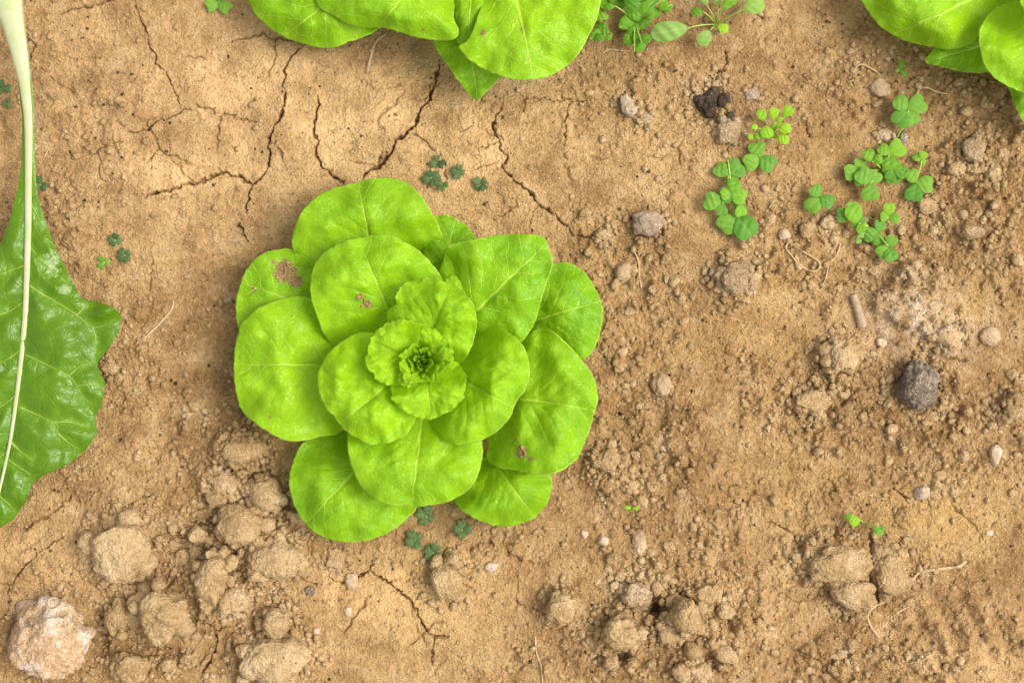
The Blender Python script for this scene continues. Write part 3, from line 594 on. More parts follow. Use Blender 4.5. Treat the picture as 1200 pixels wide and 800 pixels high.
ZZ = chz(XX, YY) + 5.5*(1-np.exp(-(np.minimum(VD, MD)/13)**2))*np.clip(ww/90, 0, 1) - 9*tl**3*np.clip(ww/120, 0, 1) + 2.6*fbm(XX/26, YY/26, 3, 601)*np.clip(ww/80, .1, 1) + 3.2*tl**2*np.sin(YY/17+1)*np.clip(ww/120, 0, 1)
ZZ += 10*np.exp(-((XX-128)/16)**2-((YY-366)/12)**2) - 6*np.exp(-((XX-90)/26)**2-((YY-536)/12)**2)
V = world(XX.ravel(), YY.ravel(), ZZ.ravel()*.001) - np.array(CH.location)
I = np.arange(XX.size).reshape(XX.shape); Fq = np.stack([I[:-1,:-1], I[1:,:-1], I[1:,1:], I[:-1,1:]], -1).reshape(-1, 4)
me = mesh_np('blade', V, Fq); uvs(me, np.stack([YY.ravel()/260, (XX-xm[:,None]).ravel()/260+.4], 1))
attr(me, 'tone', np.clip(.42 + .3*(1-np.clip(np.minimum(VD, MD)/7, 0, 1)).ravel() + .25*np.clip((300-YY.ravel())/120, 0, 1) - .0*YY.ravel(), 0, 1)); attr(me, 'edge', tl.ravel()*.97)
dv = np.zeros(XX.shape)
for dx, dy, rx, ry, wt in [(60,308,15,22,.72),(78,338,13,10,.70),(50,305,8,10,.42),(2,430,7,12,.6),(96,528,16,7,.42)]: dv = np.maximum(dv, wt*np.exp(-((XX-dx)/rx)**2-((YY-dy)/ry)**2))
attr(me, 'dirt', dv.ravel()); link('blade', me, M_chard, CH)
mp = catmull(MID, 90, False); mz = chz(mp[:,0], mp[:,1])*.001
hw = np.interp(mp[:,1], [-150,-40,0,32,64,100,140,200,300,400,500,668], [24,20,17,12.5,9.5,6.3,4.9,4.2,3.6,3.0,2.1,.7])*K
V, Ft = tube(world(mp[:,0], mp[:,1], mz+.0012), hw, 12, .5); link('midrib', mesh_np('midrib', V-np.array(CH.location), Ft), M_rib, CH)
def bz(x, y):
    j = np.clip(np.searchsorted(ys, y)-1, 0, len(ys)-1); r = XX[j]; return float(np.interp(x, r, ZZ[j]))*.001
for v in VE:
    P = catmull(v, 14, False); zz = np.array([bz(a, b) for a, b in P])
    V, Ft = tube(world(P[:,0], P[:,1], zz+.0001), np.linspace(1.1, .35, 14)*K, 6, .6); link('vein', mesh_np('vein', V-np.array(CH.location), Ft), M_vein, CH)

# ------------------------------------------------------------------ clovers and weeds
def unit_leaflet(notch=.12, wide=.5, cup=.10, pts=26, rings=7, pw=1.0):
    """unit leaf from (0,0) to (1,0)"""
    th = np.linspace(0, 2*math.pi, pts, endpoint=False)
    x = .5+.5*np.cos(th); y = wide*np.sin(th)*(.62+.38*x**pw)
    x = x - notch*np.exp(-(th/.42)**2) - notch*np.exp(-((th-2*math.pi)/.42)**2)
    O = np.stack([x, y], 1); c = np.array([.5, 0]); u = np.linspace(0, 1, rings+1)[1:]
    P = np.vstack([c[None], (c + u[:,None,None]*(O-c)).reshape(-1, 2)]); U = np.r_[0, np.repeat(u, pts)]
    z = cup*(np.abs(P[:,1])*1.2) - cup*.9*U**3 + .05*np.sin(P[:,0]*3) + .02*np.sin(P[:,0]*19+P[:,1]*13)
    I = 1+np.arange(rings*pts).reshape(rings, pts); R = np.roll(I, -1, 1)
    Q = np.stack([I[:-1], I[1:], R[1:], R[:-1]], -1).reshape(-1, 4); T = np.stack([np.zeros(pts, int), I[0], R[0]], -1)
    Fa = np.vstack([Q[:,[0,1,2]], Q[:,[0,2,3]], T])
    return np.c_[P, z], Fa
_lm = {}
def leaflet_mesh(kind, mat):
    if (kind, mat.name) not in _lm:
        V, Fa = unit_leaflet(*{'lobe': (.20,.50,.10), 'heart': (.12,.58,.08), 'heart2': (.07,.55,.14), 'round': (.0,.5,.10), 'oval': (0,.36,.10), 'oblong': (0,.33,.08,34,9)}[kind])
        me = mesh_np('leaflet', V, Fa); uvs(me, V[:,:2]); me.materials.append(mat); _lm[(kind, mat.name)] = me
    return _lm[(kind, mat.name)]
def blade_obj(name, parent, base, tip, z0, z1, kind, mat, roll=0.0):
    a = Vector(world(*base, z0).tolist()); b = Vector(world(*tip, z1).tolist()); d = b-a; L = d.length
    x = d.normalized(); y = Vector((0,0,1)).cross(x).normalized(); n = x.cross(y)
    y2 = y*math.cos(roll)+n*math.sin(roll); n2 = x.cross(y2)
    o = bpy.data.objects.new(name, leaflet_mesh(kind, mat)); COL.objects.link(o); o.parent = parent
    o.matrix_local = Matrix.Translation(a-parent.location) @ Matrix((x*L, y2*L, n2*L)).transposed().to_4x4()
    return o
def stalk(parent, a, b, r0=1.3, r1=.8, sag=.15, mat=None, name='stem'):
    a = np.array(a); b = np.array(b); t = np.linspace(0, 1, 7)[:,None]
    m = a + (b-a)*t; m[:,2] += sag*np.linalg.norm(b-a)*np.sin(t[:,0]*math.pi)
    V, Ft = tube(m, np.linspace(r0, r1, 7)*K, 6); return link(name, mesh_np(name, V-np.array(parent.location), Ft), mat or M_stem, parent)
def clover(root, label, trifs, group='clovers on the soil', mat=None, cat='clover', kind='heart', zr=(6, 15)):
    """trifs: list of (hub px, [leaflet centre px...], material)"""
    e = empty('clover', gp(*root), label, cat, group)
    for hub, lf, mt in trifs:
        z = random.uniform(*zr)*.001 + float(gz(*hub)); hp = world(hub[0], hub[1], z)
        stalk(e, gp(*root), hp)
        for c in lf:
            hx, hy = hub; tx, ty = hx+1.88*(c[0]-hx), hy+1.88*(c[1]-hy)
            if kind == 'lobe': tx, ty = hx+2.0*random.uniform(.85, 1.2)*(c[0]-hx), hy+2.0*random.uniform(.85, 1.2)*(c[1]-hy)
            bx, by = hx+.04*(c[0]-hx), hy+.04*(c[1]-hy)
            blade_obj('leaflet', e, (bx, by), (tx, ty), z, z+random.uniform(-.002, .003), kind if random.random() < .7 or kind != 'heart' else 'heart2', mt or mat or M_clover, random.uniform(-.18, .18))
    return e
C_, Y_ = M_clover, M_lime
clover((890,178), 'three-leaf dark clover right below the yellow-green seedling tuft', [((890,184.5), [(887,174),(880,190),(900,191.5)], C_)])
clover((856,232), 'upright column of overlapping green clover leaves left of the single clover', [
  ((853,206), [(845,199),(863,198),(857,213)], C_), ((857,226), [(860,217),(867,230),(850,228)], M_mid), ((846,239), [(834,236),(846,247),(851,229)], C_), ((862,252), [(868,245),(852,262),(873,266)], C_), ((866,240), [(864,234),(868,248)], M_mid), ((853,188), [(855,186)], C_)])
clover((961,231), 'single flat three-leaf clover standing alone between the two clover clumps', [((961,231), [(956,223.5),(953,240),(970,236)], C_)])
clover((1052,160), 'pale-marked clover leaf on a thin stalk uppermost below the corner lettuce', [((1064.5,129), [(1056,121),(1076,122.5),(1069,139),(1056,139)], C_)])
clover((1034,200), 'bushy lime and green clover clump in the middle of the right-hand clovers', [
  ((1042,181), [(1035.5,175.5),(1052,174),(1042,191)], M_mid), ((1007,200), [(1008,191.5),(997,202),(1009.5,210)], C_), ((1020,215), [(1025.5,207),(1020,227),(1012,206)], C_), ((1022,189), [(1018,181),(1029,187)], M_mid), ((1047,198), [(1052,194),(1056,201),(1044,206),(1040,201)], M_weed), ((1048,204), [(1042,208),(1051,210)], M_weed)])
clover((1073,212), 'clover with three rounded leaves at the outer right of the clumps', [((1073,215), [(1069.5,206),(1085,216),(1071,227)], C_), ((1080,188), [(1075,184),(1083,190),(1082,182)], M_mid)])
clover((1020,268), 'sprawling lowest clover trailing down towards the pale soil mound', [
  ((998,252), [(988,252),(999,243),(1005,259)], C_), ((1006,262), [(1001,250),(1009,268)], M_mid), ((1029,272), [(1019,274.5),(1031.5,264),(1030,281)], C_), ((1041,289), [(1045,282),(1034,295),(1044,298.5)], C_), ((1042,254), [(1036,254),(1042,245),(1049,256)], M_mid), ((1005,278), [(1006,282),(1009,276)], M_palew)])
# tuft of yellow-green seedling leaves
e = empty('seedling_tuft', gp(905,158), 'tuft of tiny yellow-green round leaves above the dark clover', 'seedling', 'weed seedlings')
for (x, y, r) in [(893,135,13),(907,133,13),(923,131,14),(885,149,7),(899.5,155.5,15),(909,148,9),(920,151,14),(914,141,7),(918,163,13),(881,160,8),(890,159,8),(908,160,7)]:
    z = float(gz(905,158)) + random.uniform(.010, .022); bx, by = x+(905-x)*.18, y+(157-y)*.18
    a = math.atan2(y-157, x-905) if (x-905)**2+(y-157)**2 > 30 else random.uniform(0, 6)
    blade_obj('leaf', e, (x-math.cos(a)*r*.55, y-math.sin(a)*r*.55), (x+math.cos(a)*r*.55, y+math.sin(a)*r*.55), z, z+.001, 'round', Y_)
    stalk(e, gp(905,158), world(x-math.cos(a)*r*.5, y-math.sin(a)*r*.5, z), .8, .6)
# dark blue-green little clovers lying low
def darkclover(cx, cy, r, rot, label, group='little dark clovers', n=3, mt=None):
    lf = [(cx+math.cos(rot+k*2*math.pi/n)*r*.5, cy+math.sin(rot+k*2*math.pi/n)*r*.5) for k in range(n)]
    return clover((cx+2, cy+2), label, [((cx, cy), lf, mt or M_bluec)], group, zr=(2, 4), kind='lobe')
darkclover(512,190,10,.5,'topmost dark little clover of the cluster just above the central lettuce')
darkclover(505,208,12,1.2,'biggest dark little clover, lower left in the cluster above the lettuce', n=4)
darkclover(537,201,10,.2,'dark clover between the cluster and the lone clover above the lettuce', n=4)
darkclover(563,216,10,.8,'lone dark clover at the right end of the row above the lettuce', n=4)
darkclover(518,217,8,1.9,'lowest dark little clover of the cluster touching the lettuce leaf')
darkclover(134,281,10,.3,'upper dark clover of three on soil right of the chard leaf', n=4)
darkclover(146,299,10,1.0,'right-hand dark clover of the three beside the chard leaf', n=4)
darkclover(121,307,10,.0,'lower left greenest clover of the three beside the chard leaf', mt=M_clover)
darkclover(3,103,10,.2,'upper dark clover cut by left edge beside the chard stalk')
darkclover(9,121,8,.9,'lower dark clover by the left edge beside the chard stalk')
darkclover(47,216,11,.4,'dull clover half hidden behind the chard stalk')
darkclover(499,604,13,.4,'dark clover directly under the lower lettuce leaves, left of the pair', n=4)
darkclover(486,632,12,1.1,'dark clover lower left below the lettuce', n=4)
darkclover(507,647,12,.6,'lowest dark clover below the lettuce near the pointed clod', n=4)
darkclover(541,620,13,.0,'dark clover tucked beside the lowest right lettuce leaf', n=4)
darkclover(256,3,17,.7,'green clover cut by the top edge left of the upper lettuce', mt=M_clover)

# chickweed-like plants along the upper edge
def weed(root, label, leaves, group='weeds beside the upper lettuce'):
    e = empty('weed', gp(*root), label, 'weed', group)
    for b, t, z, kind, mt in leaves:
        z = z*.001 + float(gz(*root)); blade_obj('leaf', e, b, t, z, z-.001, kind, mt, random.uniform(-.2, .2)); stalk(e, gp(*root), world(b[0], b[1], z), .9, .6)
    return e
def pairs(pts, mt, z0=14):
    out = []
    for x, y, r in pts:
        r *= 1.4
        a = random.uniform(0, 6.28); out.append(((x-math.cos(a)*r*.5, y-math.sin(a)*r*.5), (x+math.cos(a)*r*.5, y+math.sin(a)*r*.5), z0+random.uniform(-6, 10), random.choice(('oval','round')), mt))
    return out
weed((703,30), 'small weed with rounded leaves against the upper lettuce leaf', pairs([(705,19,13),(706,34,12),(698,41,12),(703,44,9),(708,5,11),(700,12,9),(713,44,8)], M_weed))
weed((742,25), 'bushy little weed of paired oval leaves between the lettuce and broad pale leaf', pairs([(734,27,14),(743,18,14),(759,10,17),(755,27,14),(741,37,15),(737,45,12),(747,45,11),(757,46,10),(750,56,11),(727,3,11),(741,6,14),(714,8,10),(769,14,9),(778,6,10),(783,9,9),(766,-2,12),(750,-4,14),(733,-6,12),(772,-6,10),(748,30,9),(720,-3,12),(763,20,8)], M_weed))
weed((839,29), 'broad-leaved seedling with one large pale oval leaf on a long stalk', [
  ((806,33),(763,40),20,'oblong',M_palew), ((832,36),(820,53),14,'round',M_palew), ((824,14),(810,14),16,'round',M_weed), ((841,32),(854,35),12,'round',Y_), ((872,11),(896,2),22,'round',M_palew), ((846,10),(864,-6),24,'oblong',M_weed), ((828,6),(820,-14),22,'oblong',M_palew), ((842,6),(838,-16),18,'oblong',M_palew)])
e = empty('seedling', gp(740,595), 'tiny bright green two-leaved seedling above the long oval pebble', 'seedling', 'weed seedlings')
for b, t in (((740,595.5),(732,594)), ((741,595.5),(749,595))): z = float(gz(740,595))+.006; blade_obj('leaf', e, b, t, z, z+.001, 'oval', Y_)
stalk(e, gp(740,595), world(740.5,595.5,float(gz(740,595))+.006), .8, .6)
e = empty('seedling', gp(1012,614), 'small seedling on a stalk above the split clod', 'seedling', 'weed seedlings')
for b, t, m in (((998,603),(1004,616),Y_), ((998,603),(990,607),M_weed), ((1030,617),(1024,622),C_), ((1031,617),(1038,620),C_), ((1030,618),(1031,628),C_)): z = float(gz(1012,614))+.012; blade_obj('leaf', e, b, t, z, z, 'round', m)
for q in ((998,603),(1030,617)): stalk(e, gp(1012,612), world(q[0], q[1], float(gz(1012,612))+.012), .9, .7)
e = empty('seedling', gp(1056,86), 'tiny upright green leaf sprouting below the rolled corner lettuce leaf', 'seedling', 'weed seedlings')
for b, t in (((1056,82),(1057,70)), ((1056,82),(1062,90)), ((1055,82),(1049,84))): z = float(gz(1056,82))+.010; blade_obj('leaf', e, b, t, z, z, 'oval', M_weed)
stalk(e, gp(1056,86), world(1056,82,float(gz(1056,82))+.010), .9, .7)

# ------------------------------------------------------------------ clods, stones, pebbles
def lump(seed, sub=4, rough=1.0, blocky=0.0):
    V, Fa = ico(sub); V = V.copy(); o = np.array([seed*7.13, seed*3.7, seed*1.9])
    W = V + .18*np.stack([perlin3(V*2.2+o+9, 6), perlin3(V*2.2+o+19, 7), perlin3(V*2.2+o+29, 8)], 1)
    fn = .115*np.abs(perlin3(W*9.5+o, 4)) + (.065*perlin3(W*17+o, 5) if sub >= 4 else 0) + (.04*np.abs(perlin3(W*31+o, 5)) if sub >= 5 else 0)
    r = 1 + rough*(.32*perlin3(V*1.25+o, 1) + .26*perlin3(W*2.5+o, 2) + .16*np.abs(perlin3(W*4.8+o, 3)))
    if blocky:
        rs = np.random.default_rng(seed+900)
        for _ in range(12):
            n = rs.normal(size=3); n /= np.linalg.norm(n); c = rs.uniform(.68, .95); dd = V@n*r
            r = np.where(dd > c, r - .75*blocky*(dd-c)/np.maximum(V@n, .3), r)
    r = r + rough*fn
    return V*r[:,None], Fa
def rock(name, x, y, w_, h_, mat, label, cat, rot=0., hf=.60, sub=4, rough=1., blocky=.7, sink=.36, group=None, seed=None):
    sd = seed if seed is not None else int(x*3+y*7); V, Fa = lump(sd, sub, rough, blocky)
    a, b = w_*K/2, h_*K/2; c = hf*min(a, b)*1.25; R = np.array([[math.cos(rot), -math.sin(rot)], [math.sin(rot), math.cos(rot)]])
    V = V/np.abs(V[:,:2]).max(0).mean(); V[:,2] = np.tanh(1.25*V[:,2])/.85; V = V*np.array([a, b, c*.9]); V[:,:2] = V[:,:2]@R.T
    if max(w_, h_) > 30 and mat in (M_clod, M_clodpale, M_clodgrey):
        rs = np.random.default_rng(sd+5); VV, FF, n0 = [V], [Fa], len(V)
        for k in range(9 if max(w_, h_) > 42 else 6):
            U, G = lump(sd+40+k, 3, 1.4, .9); an = rs.uniform(0, 6.28); q = rs.uniform(.72, 1.02); r = rs.uniform(.16, .42)*min(a, b)
            U = U*r + np.array([math.cos(an)*a*q, math.sin(an)*b*q, rs.uniform(-.35, .25)*c - (q-.7)*c*.6]); U[:,:2] = U[:,:2]@R.T
            VV.append(U); FF.append(G+n0); n0 += len(U)
        V, Fa = np.vstack(VV), np.vstack(FF)
    p = gp(x, y, c*(1-2*sink)*.72); return tag(link(name, mesh_np(name, V, Fa), mat, None, p), label, cat, group)
def clod(x, y, w_, h_, label, mat=None, **kw):
    kw['sub'] = 5 if max(w_, h_) > 42 else 4; kw['blocky'] = max(.75, kw.get('blocky', .5)); kw.setdefault('rough', 1.15)
    return rock('soil_clod', x, y, w_, h_, mat or M_clod, label, 'clod', group='clods of soil', **kw)
def pebble(x, y, w_, h_, label, mat=None, **kw):
    kw.setdefault('rough', .85); kw.setdefault('sub', 4); kw.setdefault('hf', .7); kw['sink'] = .4
    return rock('pebble', x, y, w_, h_, mat or M_peb, label, 'pebble', group='pebbles on the soil', **kw)

rock('rock', 62, 750, 108, 112, M_rock, 'large pale pinkish-white rough rock in the bottom corner below the chard leaf', 'rock', rot=-.35, hf=.62, sub=5, blocky=1.15, sink=.32, rough=1.25, seed=61)
clod(188, 719, 70, 74, 'large round soil clod just right of the pale pinkish rock', sub=5, hf=.8, sink=.2, blocky=.5)
clod(140, 722, 40, 50, 'brown clod squeezed between the large round clod and the pale rock', sub=4)
clod(141, 643, 78, 74, 'broad flat pale slab of soil above the large round clod', mat=M_clodpale, sub=5, hf=.5, sink=.42, blocky=1.0, rough=.7)
clod(281, 617, 62, 54, 'wide knobbly clod below the left edge of the central lettuce', sub=5, hf=.7)
clod(310, 579, 44, 46, 'smooth rounded clod nearest the lower left lettuce leaf', sub=4, hf=.8, sink=.25)
clod(324, 656, 80, 54, 'long lumpy clod right below the wide knobbly clod', sub=5, hf=.55)
clod(272, 704, 46, 38, 'pale flat-topped clod between the two lumpy clods and cracked soil', mat=M_clodpale, rot=.3)
clod(249, 678, 48, 66, 'tall narrow clod with a mauve speck right of the large round clod', sub=5, rot=-.2)
clod(323, 730, 36, 34, 'small round clod above the broad clod at the bottom edge', hf=.85, sink=.2)
clod(319, 774, 88, 66, 'broad pale clod cut by the bottom edge left of centre', mat=M_clodpale, sub=5, hf=.55)
clod(232, 627, 27, 24, 'small square clod in the dark hollow left of the wide knobbly clod', hf=.85)
clod(213, 653, 20, 26, 'narrow small clod lowest in the dark hollow', hf=.85)
clod(229, 648, 22, 18, 'tiny clod in the dark hollow touching the narrow one', hf=.85)
clod(204, 640, 22, 20, 'little clod beside the pale slab in the hollow', hf=.8)
clod(152, 783, 48, 40, 'clod at the bottom edge between rock and large round clod', sub=4)
clod(197, 778, 20, 19, 'round crumb below the large round clod', hf=.85)
clod(218, 771, 18, 16, 'smaller round crumb right of the one below the round clod', hf=.85)
clod(255, 582, 34, 26, 'flattish clod above the dark hollow left of the smooth rounded clod', sub=4)
clod(278, 530, 44, 34, 'soil lump under the leftmost big lettuce leaf edge', sub=4, hf=.6)
clod(298, 526, 30, 34, 'rounded lump against the left lettuce leaf', sub=4)
clod(263, 566, 40, 28, 'low clod left of the smooth rounded clod', sub=4, hf=.5)
clod(522, 677, 46, 54, 'pointed pale clod with a dark nick below the lettuce and dark clovers', sub=5, hf=.6, blocky=1.)
clod(394, 655, 24, 30, 'pale low lump below the lower left lettuce leaf', mat=M_clodpale, hf=.5)
clod(656, 713, 36, 36, 'rounded ochre lump half sunk below the lettuce on smooth soil', sub=4, hf=.6, sink=.4)
clod(726, 742, 50, 44, 'large rounded clod beside the dark pit at the bottom', sub=5, hf=.8, sink=.25)
clod(744, 697, 38, 36, 'grey-topped clod over the dark pit', mat=M_clodgrey, sub=4, hf=.7)
clod(803, 722, 40, 44, 'craggy clod with flat facets right of the dark pit', sub=5, hf=.9, sink=.2, blocky=1.)
clod(770, 690, 20, 20, 'small round clod between the grey-topped and craggy clods', hf=.85)
clod(779, 676, 14, 14, 'little crumb above the small round clod', hf=.85)
clod(784, 742, 32, 30, 'lumpy clod left below the craggy one', sub=4)
clod(811, 762, 24, 24, 'round clod below the craggy one', hf=.85)
clod(826, 698, 36, 28, 'clod above right of the craggy one', sub=4)
clod(799, 787, 26, 26, 'left half of a split clod at the bottom edge', blocky=1.)
clod(823, 788, 28, 26, 'right half of a split clod at the bottom edge', blocky=1.)
clod(715, 774, 22, 26, 'clod below the large rounded clod by the second pit', hf=.8)
clod(848, 716, 24, 24, 'clod at right end of the bottom clod heap', hf=.8)
clod(850, 765, 28, 26, 'low clod at the lower right of the bottom clod heap', hf=.7)
clod(1041, 668, 46, 66, 'right part of the split grey clod above the curved root', mat=M_clodpale, sub=5, hf=.7, rot=.1)
clod(998, 695, 50, 42, 'pale lower part of the split grey clod', mat=M_clodpale, sub=5, hf=.75, sink=.22)
clod(984, 661, 78, 46, 'broad upper part of the split clod, half sunk in soil', sub=5, hf=.5, sink=.38)
clod(1076, 452, 50, 64, 'dark grey-brown shaggy lump standing out on the right', mat=M_ashen, hf=.75, sink=.22, rot=-.1, rough=1.5)
dv_, df_, no_ = [], [], 0
for k in range(16):
    V, Fa = lump(700+k, 3, 1.6, .8); q = rng.normal(size=2)*np.array([15, 7.5]); rr = rng.uniform(5.5, 11.5)*math.exp(-abs(q[0])/40); a = -.35
    q = np.array([q[0]*math.cos(a)+q[1]*math.sin(a), -q[0]*math.sin(a)+q[1]*math.cos(a)]); c = gp(836+q[0], 123+q[1]*1.0, rr*K*.25)
    dv_.append(V*rr*K*np.array([1, 1, .8]) + np.array(c)); df_.append(Fa+no_); no_ += len(V)
dv_ = np.vstack(dv_); dc = dv_.mean(0)
tag(link('dung_lump', mesh_np('dung_lump', dv_-dc, np.vstack(df_)), M_dark, None, dc), 'blackish crumbled lump of dung below the upper weeds', 'dung')
clod(855, 155, 32, 34, 'rounded greyish clod just below the blackish lump', mat=M_clodgrey, sub=4)
clod(882, 111, 20, 16, 'small mauve-grey clod right of the blackish lump', mat=M_mauve)
clod(735, 124, 20, 28, 'greyish clod with green fragment left of the blackish lump', mat=M_mauve, rot=.4)
clod(757, 139, 18, 15, 'little dark clod at the foot of the greyish one', mat=M_clodgrey)
rock('stone', 760, 262, 38, 36, M_mauve, 'speckled grey-white stone right of the upper lettuce leaves', 'stone', hf=.7, blocky=.9)
pebble(777, 451, 28, 32, 'tan pebble right of the lettuce at mid height', rot=.3, blocky=.8)
pebble(730, 318, 24, 26, 'rounded pebble right of the darker right lettuce leaf')
pebble(749, 634, 18, 36, 'long oval pebble standing upright below the tiny seedling', rot=.05, blocky=.3)
pebble(707, 633, 14, 13, 'white oval pebble below right of the lettuce', M_white, rot=-.5, blocky=.2)
pebble(685, 625, 11, 12, 'grey-white chip left of the white oval pebble', M_white)
pebble(575, 664, 18, 14, 'grey chip below the lower right lettuce leaf', M_mauve)
pebble(412, 681, 16, 22, 'oval pebble lying across the lower crack', blocky=.3)
pebble(408, 716, 10, 14, 'cream pebble on smooth soil below the crack', M_white)
pebble(364, 691, 13, 12, 'dark mauve pebble beside the long lumpy clod', M_ashen)
pebble(371, 739, 9, 10, 'white-specked pebble right of the small round clod', M_white)
pebble(1081, 577, 24, 22, 'angular pinkish stone left of the white speck on smooth ochre soil', M_mauve, blocky=1.)
pebble(1159, 624, 12, 10, 'small white pebble on ochre soil near the right edge', M_white)
pebble(1166, 533, 18, 28, 'white and pink stone among crumbs by the right edge', M_white, blocky=1.)
pebble(1160, 394, 28, 24, 'pale stone right of the pale mound', blocky=.6)
clod(1190, 477, 30, 38, 'rounded clod cut by the right edge', sub=4, hf=.8)
clod(988, 418, 44, 40, 'rough brown lump left of the shaggy dark lump', sub=4, hf=.6, sink=.4)
clod(952, 470, 44, 28, 'low wide lump left of the shaggy dark lump, lower', sub=4, hf=.5, sink=.4)
pebble(1031, 104, 30, 24, 'flat tan stone below the rolled corner lettuce leaf', rot=-.5, blocky=.9)
pebble(1140, 272, 36, 22, 'greyish flat stone right of the lowest clover', M_clodgrey, rot=.2)
clod(862, 328, 44, 40, 'greyish crumbly clod left of the thin root loop', mat=M_clodgrey, sub=5, hf=.5)
clod(945, 270, 20, 22, 'clod between the single clover and thin root loop', sub=3)
pebble(919, 274, 15, 15, 'whitish angular pebble beside the thin root loop', M_white, blocky=1.)
clod(972, 262, 22, 24, 'pinkish clod under the single clover', mat=M_clodpale)
clod(1085, 240, 26, 24, 'lump just below the outer right clover', sub=3)
clod(1140, 176, 28, 34, 'grey lump standing below the lowest corner lettuce leaf', mat=M_clodgrey, sub=4)
clod(1121, 198, 22, 20, 'tan lump left of the grey lump by the corner', sub=3)
clod(1164, 205, 24, 24, 'round tan lump lower right of the grey lump', sub=3)
pebble(1059, 161, 10, 18, 'dark purple-grey chip under the uppermost clover stalk', M_ashen)
clod(1036, 157, 22, 16, 'grey clod left of the purple chip', mat=M_clodgrey)
clod(712, 540, 34, 38, 'soft brown lump right of the lower right lettuce leaf', sub=4, hf=.55, sink=.4)
clod(741, 568, 20, 18, 'crumb just above the tiny bright seedling', sub=3)
pebble(1033, 402, 14, 14, 'white fleck of stone in the pale mound', M_white)
clod(1110, 392, 40, 30, 'whitest lump of the pale mound', mat=M_clodpale, sub=4, hf=.4, sink=.4)
clod(131, 431, 22, 22, 'curled pale flake of soil right of the chard leaf', mat=M_clodpale, hf=.4)
clod(708, 275, 22, 16, 'small lump at the end of the long upper right crack', sub=3)
clod(685, 250, 16, 14, 'crumb above the end of the upper right crack', sub=3)
clod(930, 640, 14, 20, 'clod edge above the split grey clod', sub=3)

# anonymous small crumbs, each an object of its own, one label per patch of ground
base = []
for k in range(14):
    V, Fa = lump(300+k, 3, 1.35, .8); V = V/np.abs(V[:,:2]).max()*np.array([1, rng.uniform(.75, 1), rng.uniform(.6, .85)]); me = mesh_np('soil_crumb', V, Fa); base.append(me)
for k, me in enumerate(base): me.materials.append([M_clod, M_clod, M_clodpale, M_clod, M_clod][k % 5])
def covered(x, y): return (math.hypot((x-490)/1.0, y-425) < 205) or (x < 110 and 300 < y < 560) or (x < 45 and y < 320)
PATCH = [('brown soil crumb among the clods below the left of the lettuce', 'crumbs among the lower left clods', 180, 360, 560, 800, 38),
 ('small soil crumb in the loose earth under the clover clumps', 'crumbs under the clovers', 870, 1095, 255, 345, 30),
 ('soil crumb in the loose earth below the corner lettuce', 'crumbs below the corner lettuce', 1090, 1200, 95, 340, 40),
 ('soil crumb in the loose earth around the shaggy dark lump', 'crumbs around the shaggy lump', 870, 1200, 400, 590, 52),
 ('soil crumb in the bottom clod heap right of the dark pit', 'crumbs in the bottom heap', 690, 900, 540, 800, 50),
 ('soil crumb scattered along the bottom edge below the split grey clod', 'crumbs below the split clod', 930, 1150, 720, 800, 22),
 ('soil crumb scattered right of the lettuce', 'crumbs right of the lettuce', 690, 800, 230, 540, 22)]
for lab, grp, x0, x1, y0, y1, n in PATCH:
    c = 0; tries = 0
    while c < n and tries < 3000:
        tries += 1; x = random.uniform(x0, x1); y = random.uniform(y0, y1)
        if covered(x, y) or random.random() > float(looseness(np.array([x]), np.array([y]))[0])+.1: continue
        r = random.uniform(4.2, 8.5)*(1 if random.random() < .8 else 1.25)*K
        o = bpy.data.objects.new('soil_crumb', base[random.randrange(14)]); COL.objects.link(o); o.location = gp(x, y, r*.18); o.scale = (r, r, r)
        o.rotation_euler = (random.uniform(-.5, .5), random.uniform(-.5, .5), random.uniform(0, 6.28)); tag(o, lab, 'crumb', grp); c += 1

LM = [o for o in bpy.data.objects if o.parent is None and o.get('category') in ('clod','pebble','rock','stone','dung','stick') and len(o['label'].split()) <= 11]
best = {}
for o in bpy.data.objects:
    if o.get('category') != 'crumb': continue
    m = min(LM, key=lambda q: (q.location-o.location).length); d = o.location-m.location
    if d.length > 60*K: continue
    key = (m.name, ('on the right of' if d.x > 0 else 'on the left of') if abs(d.x) > abs(d.y) else ('above' if d.y > 0 else 'below'))
    if key not in best or d.length < best[key][0]: best[key] = (d.length, o, m)
for (mn, wd), (dd, o, m) in best.items(): o['label'] = 'soil crumb %s the %s' % (wd.replace('on the ', ''), m['label'])

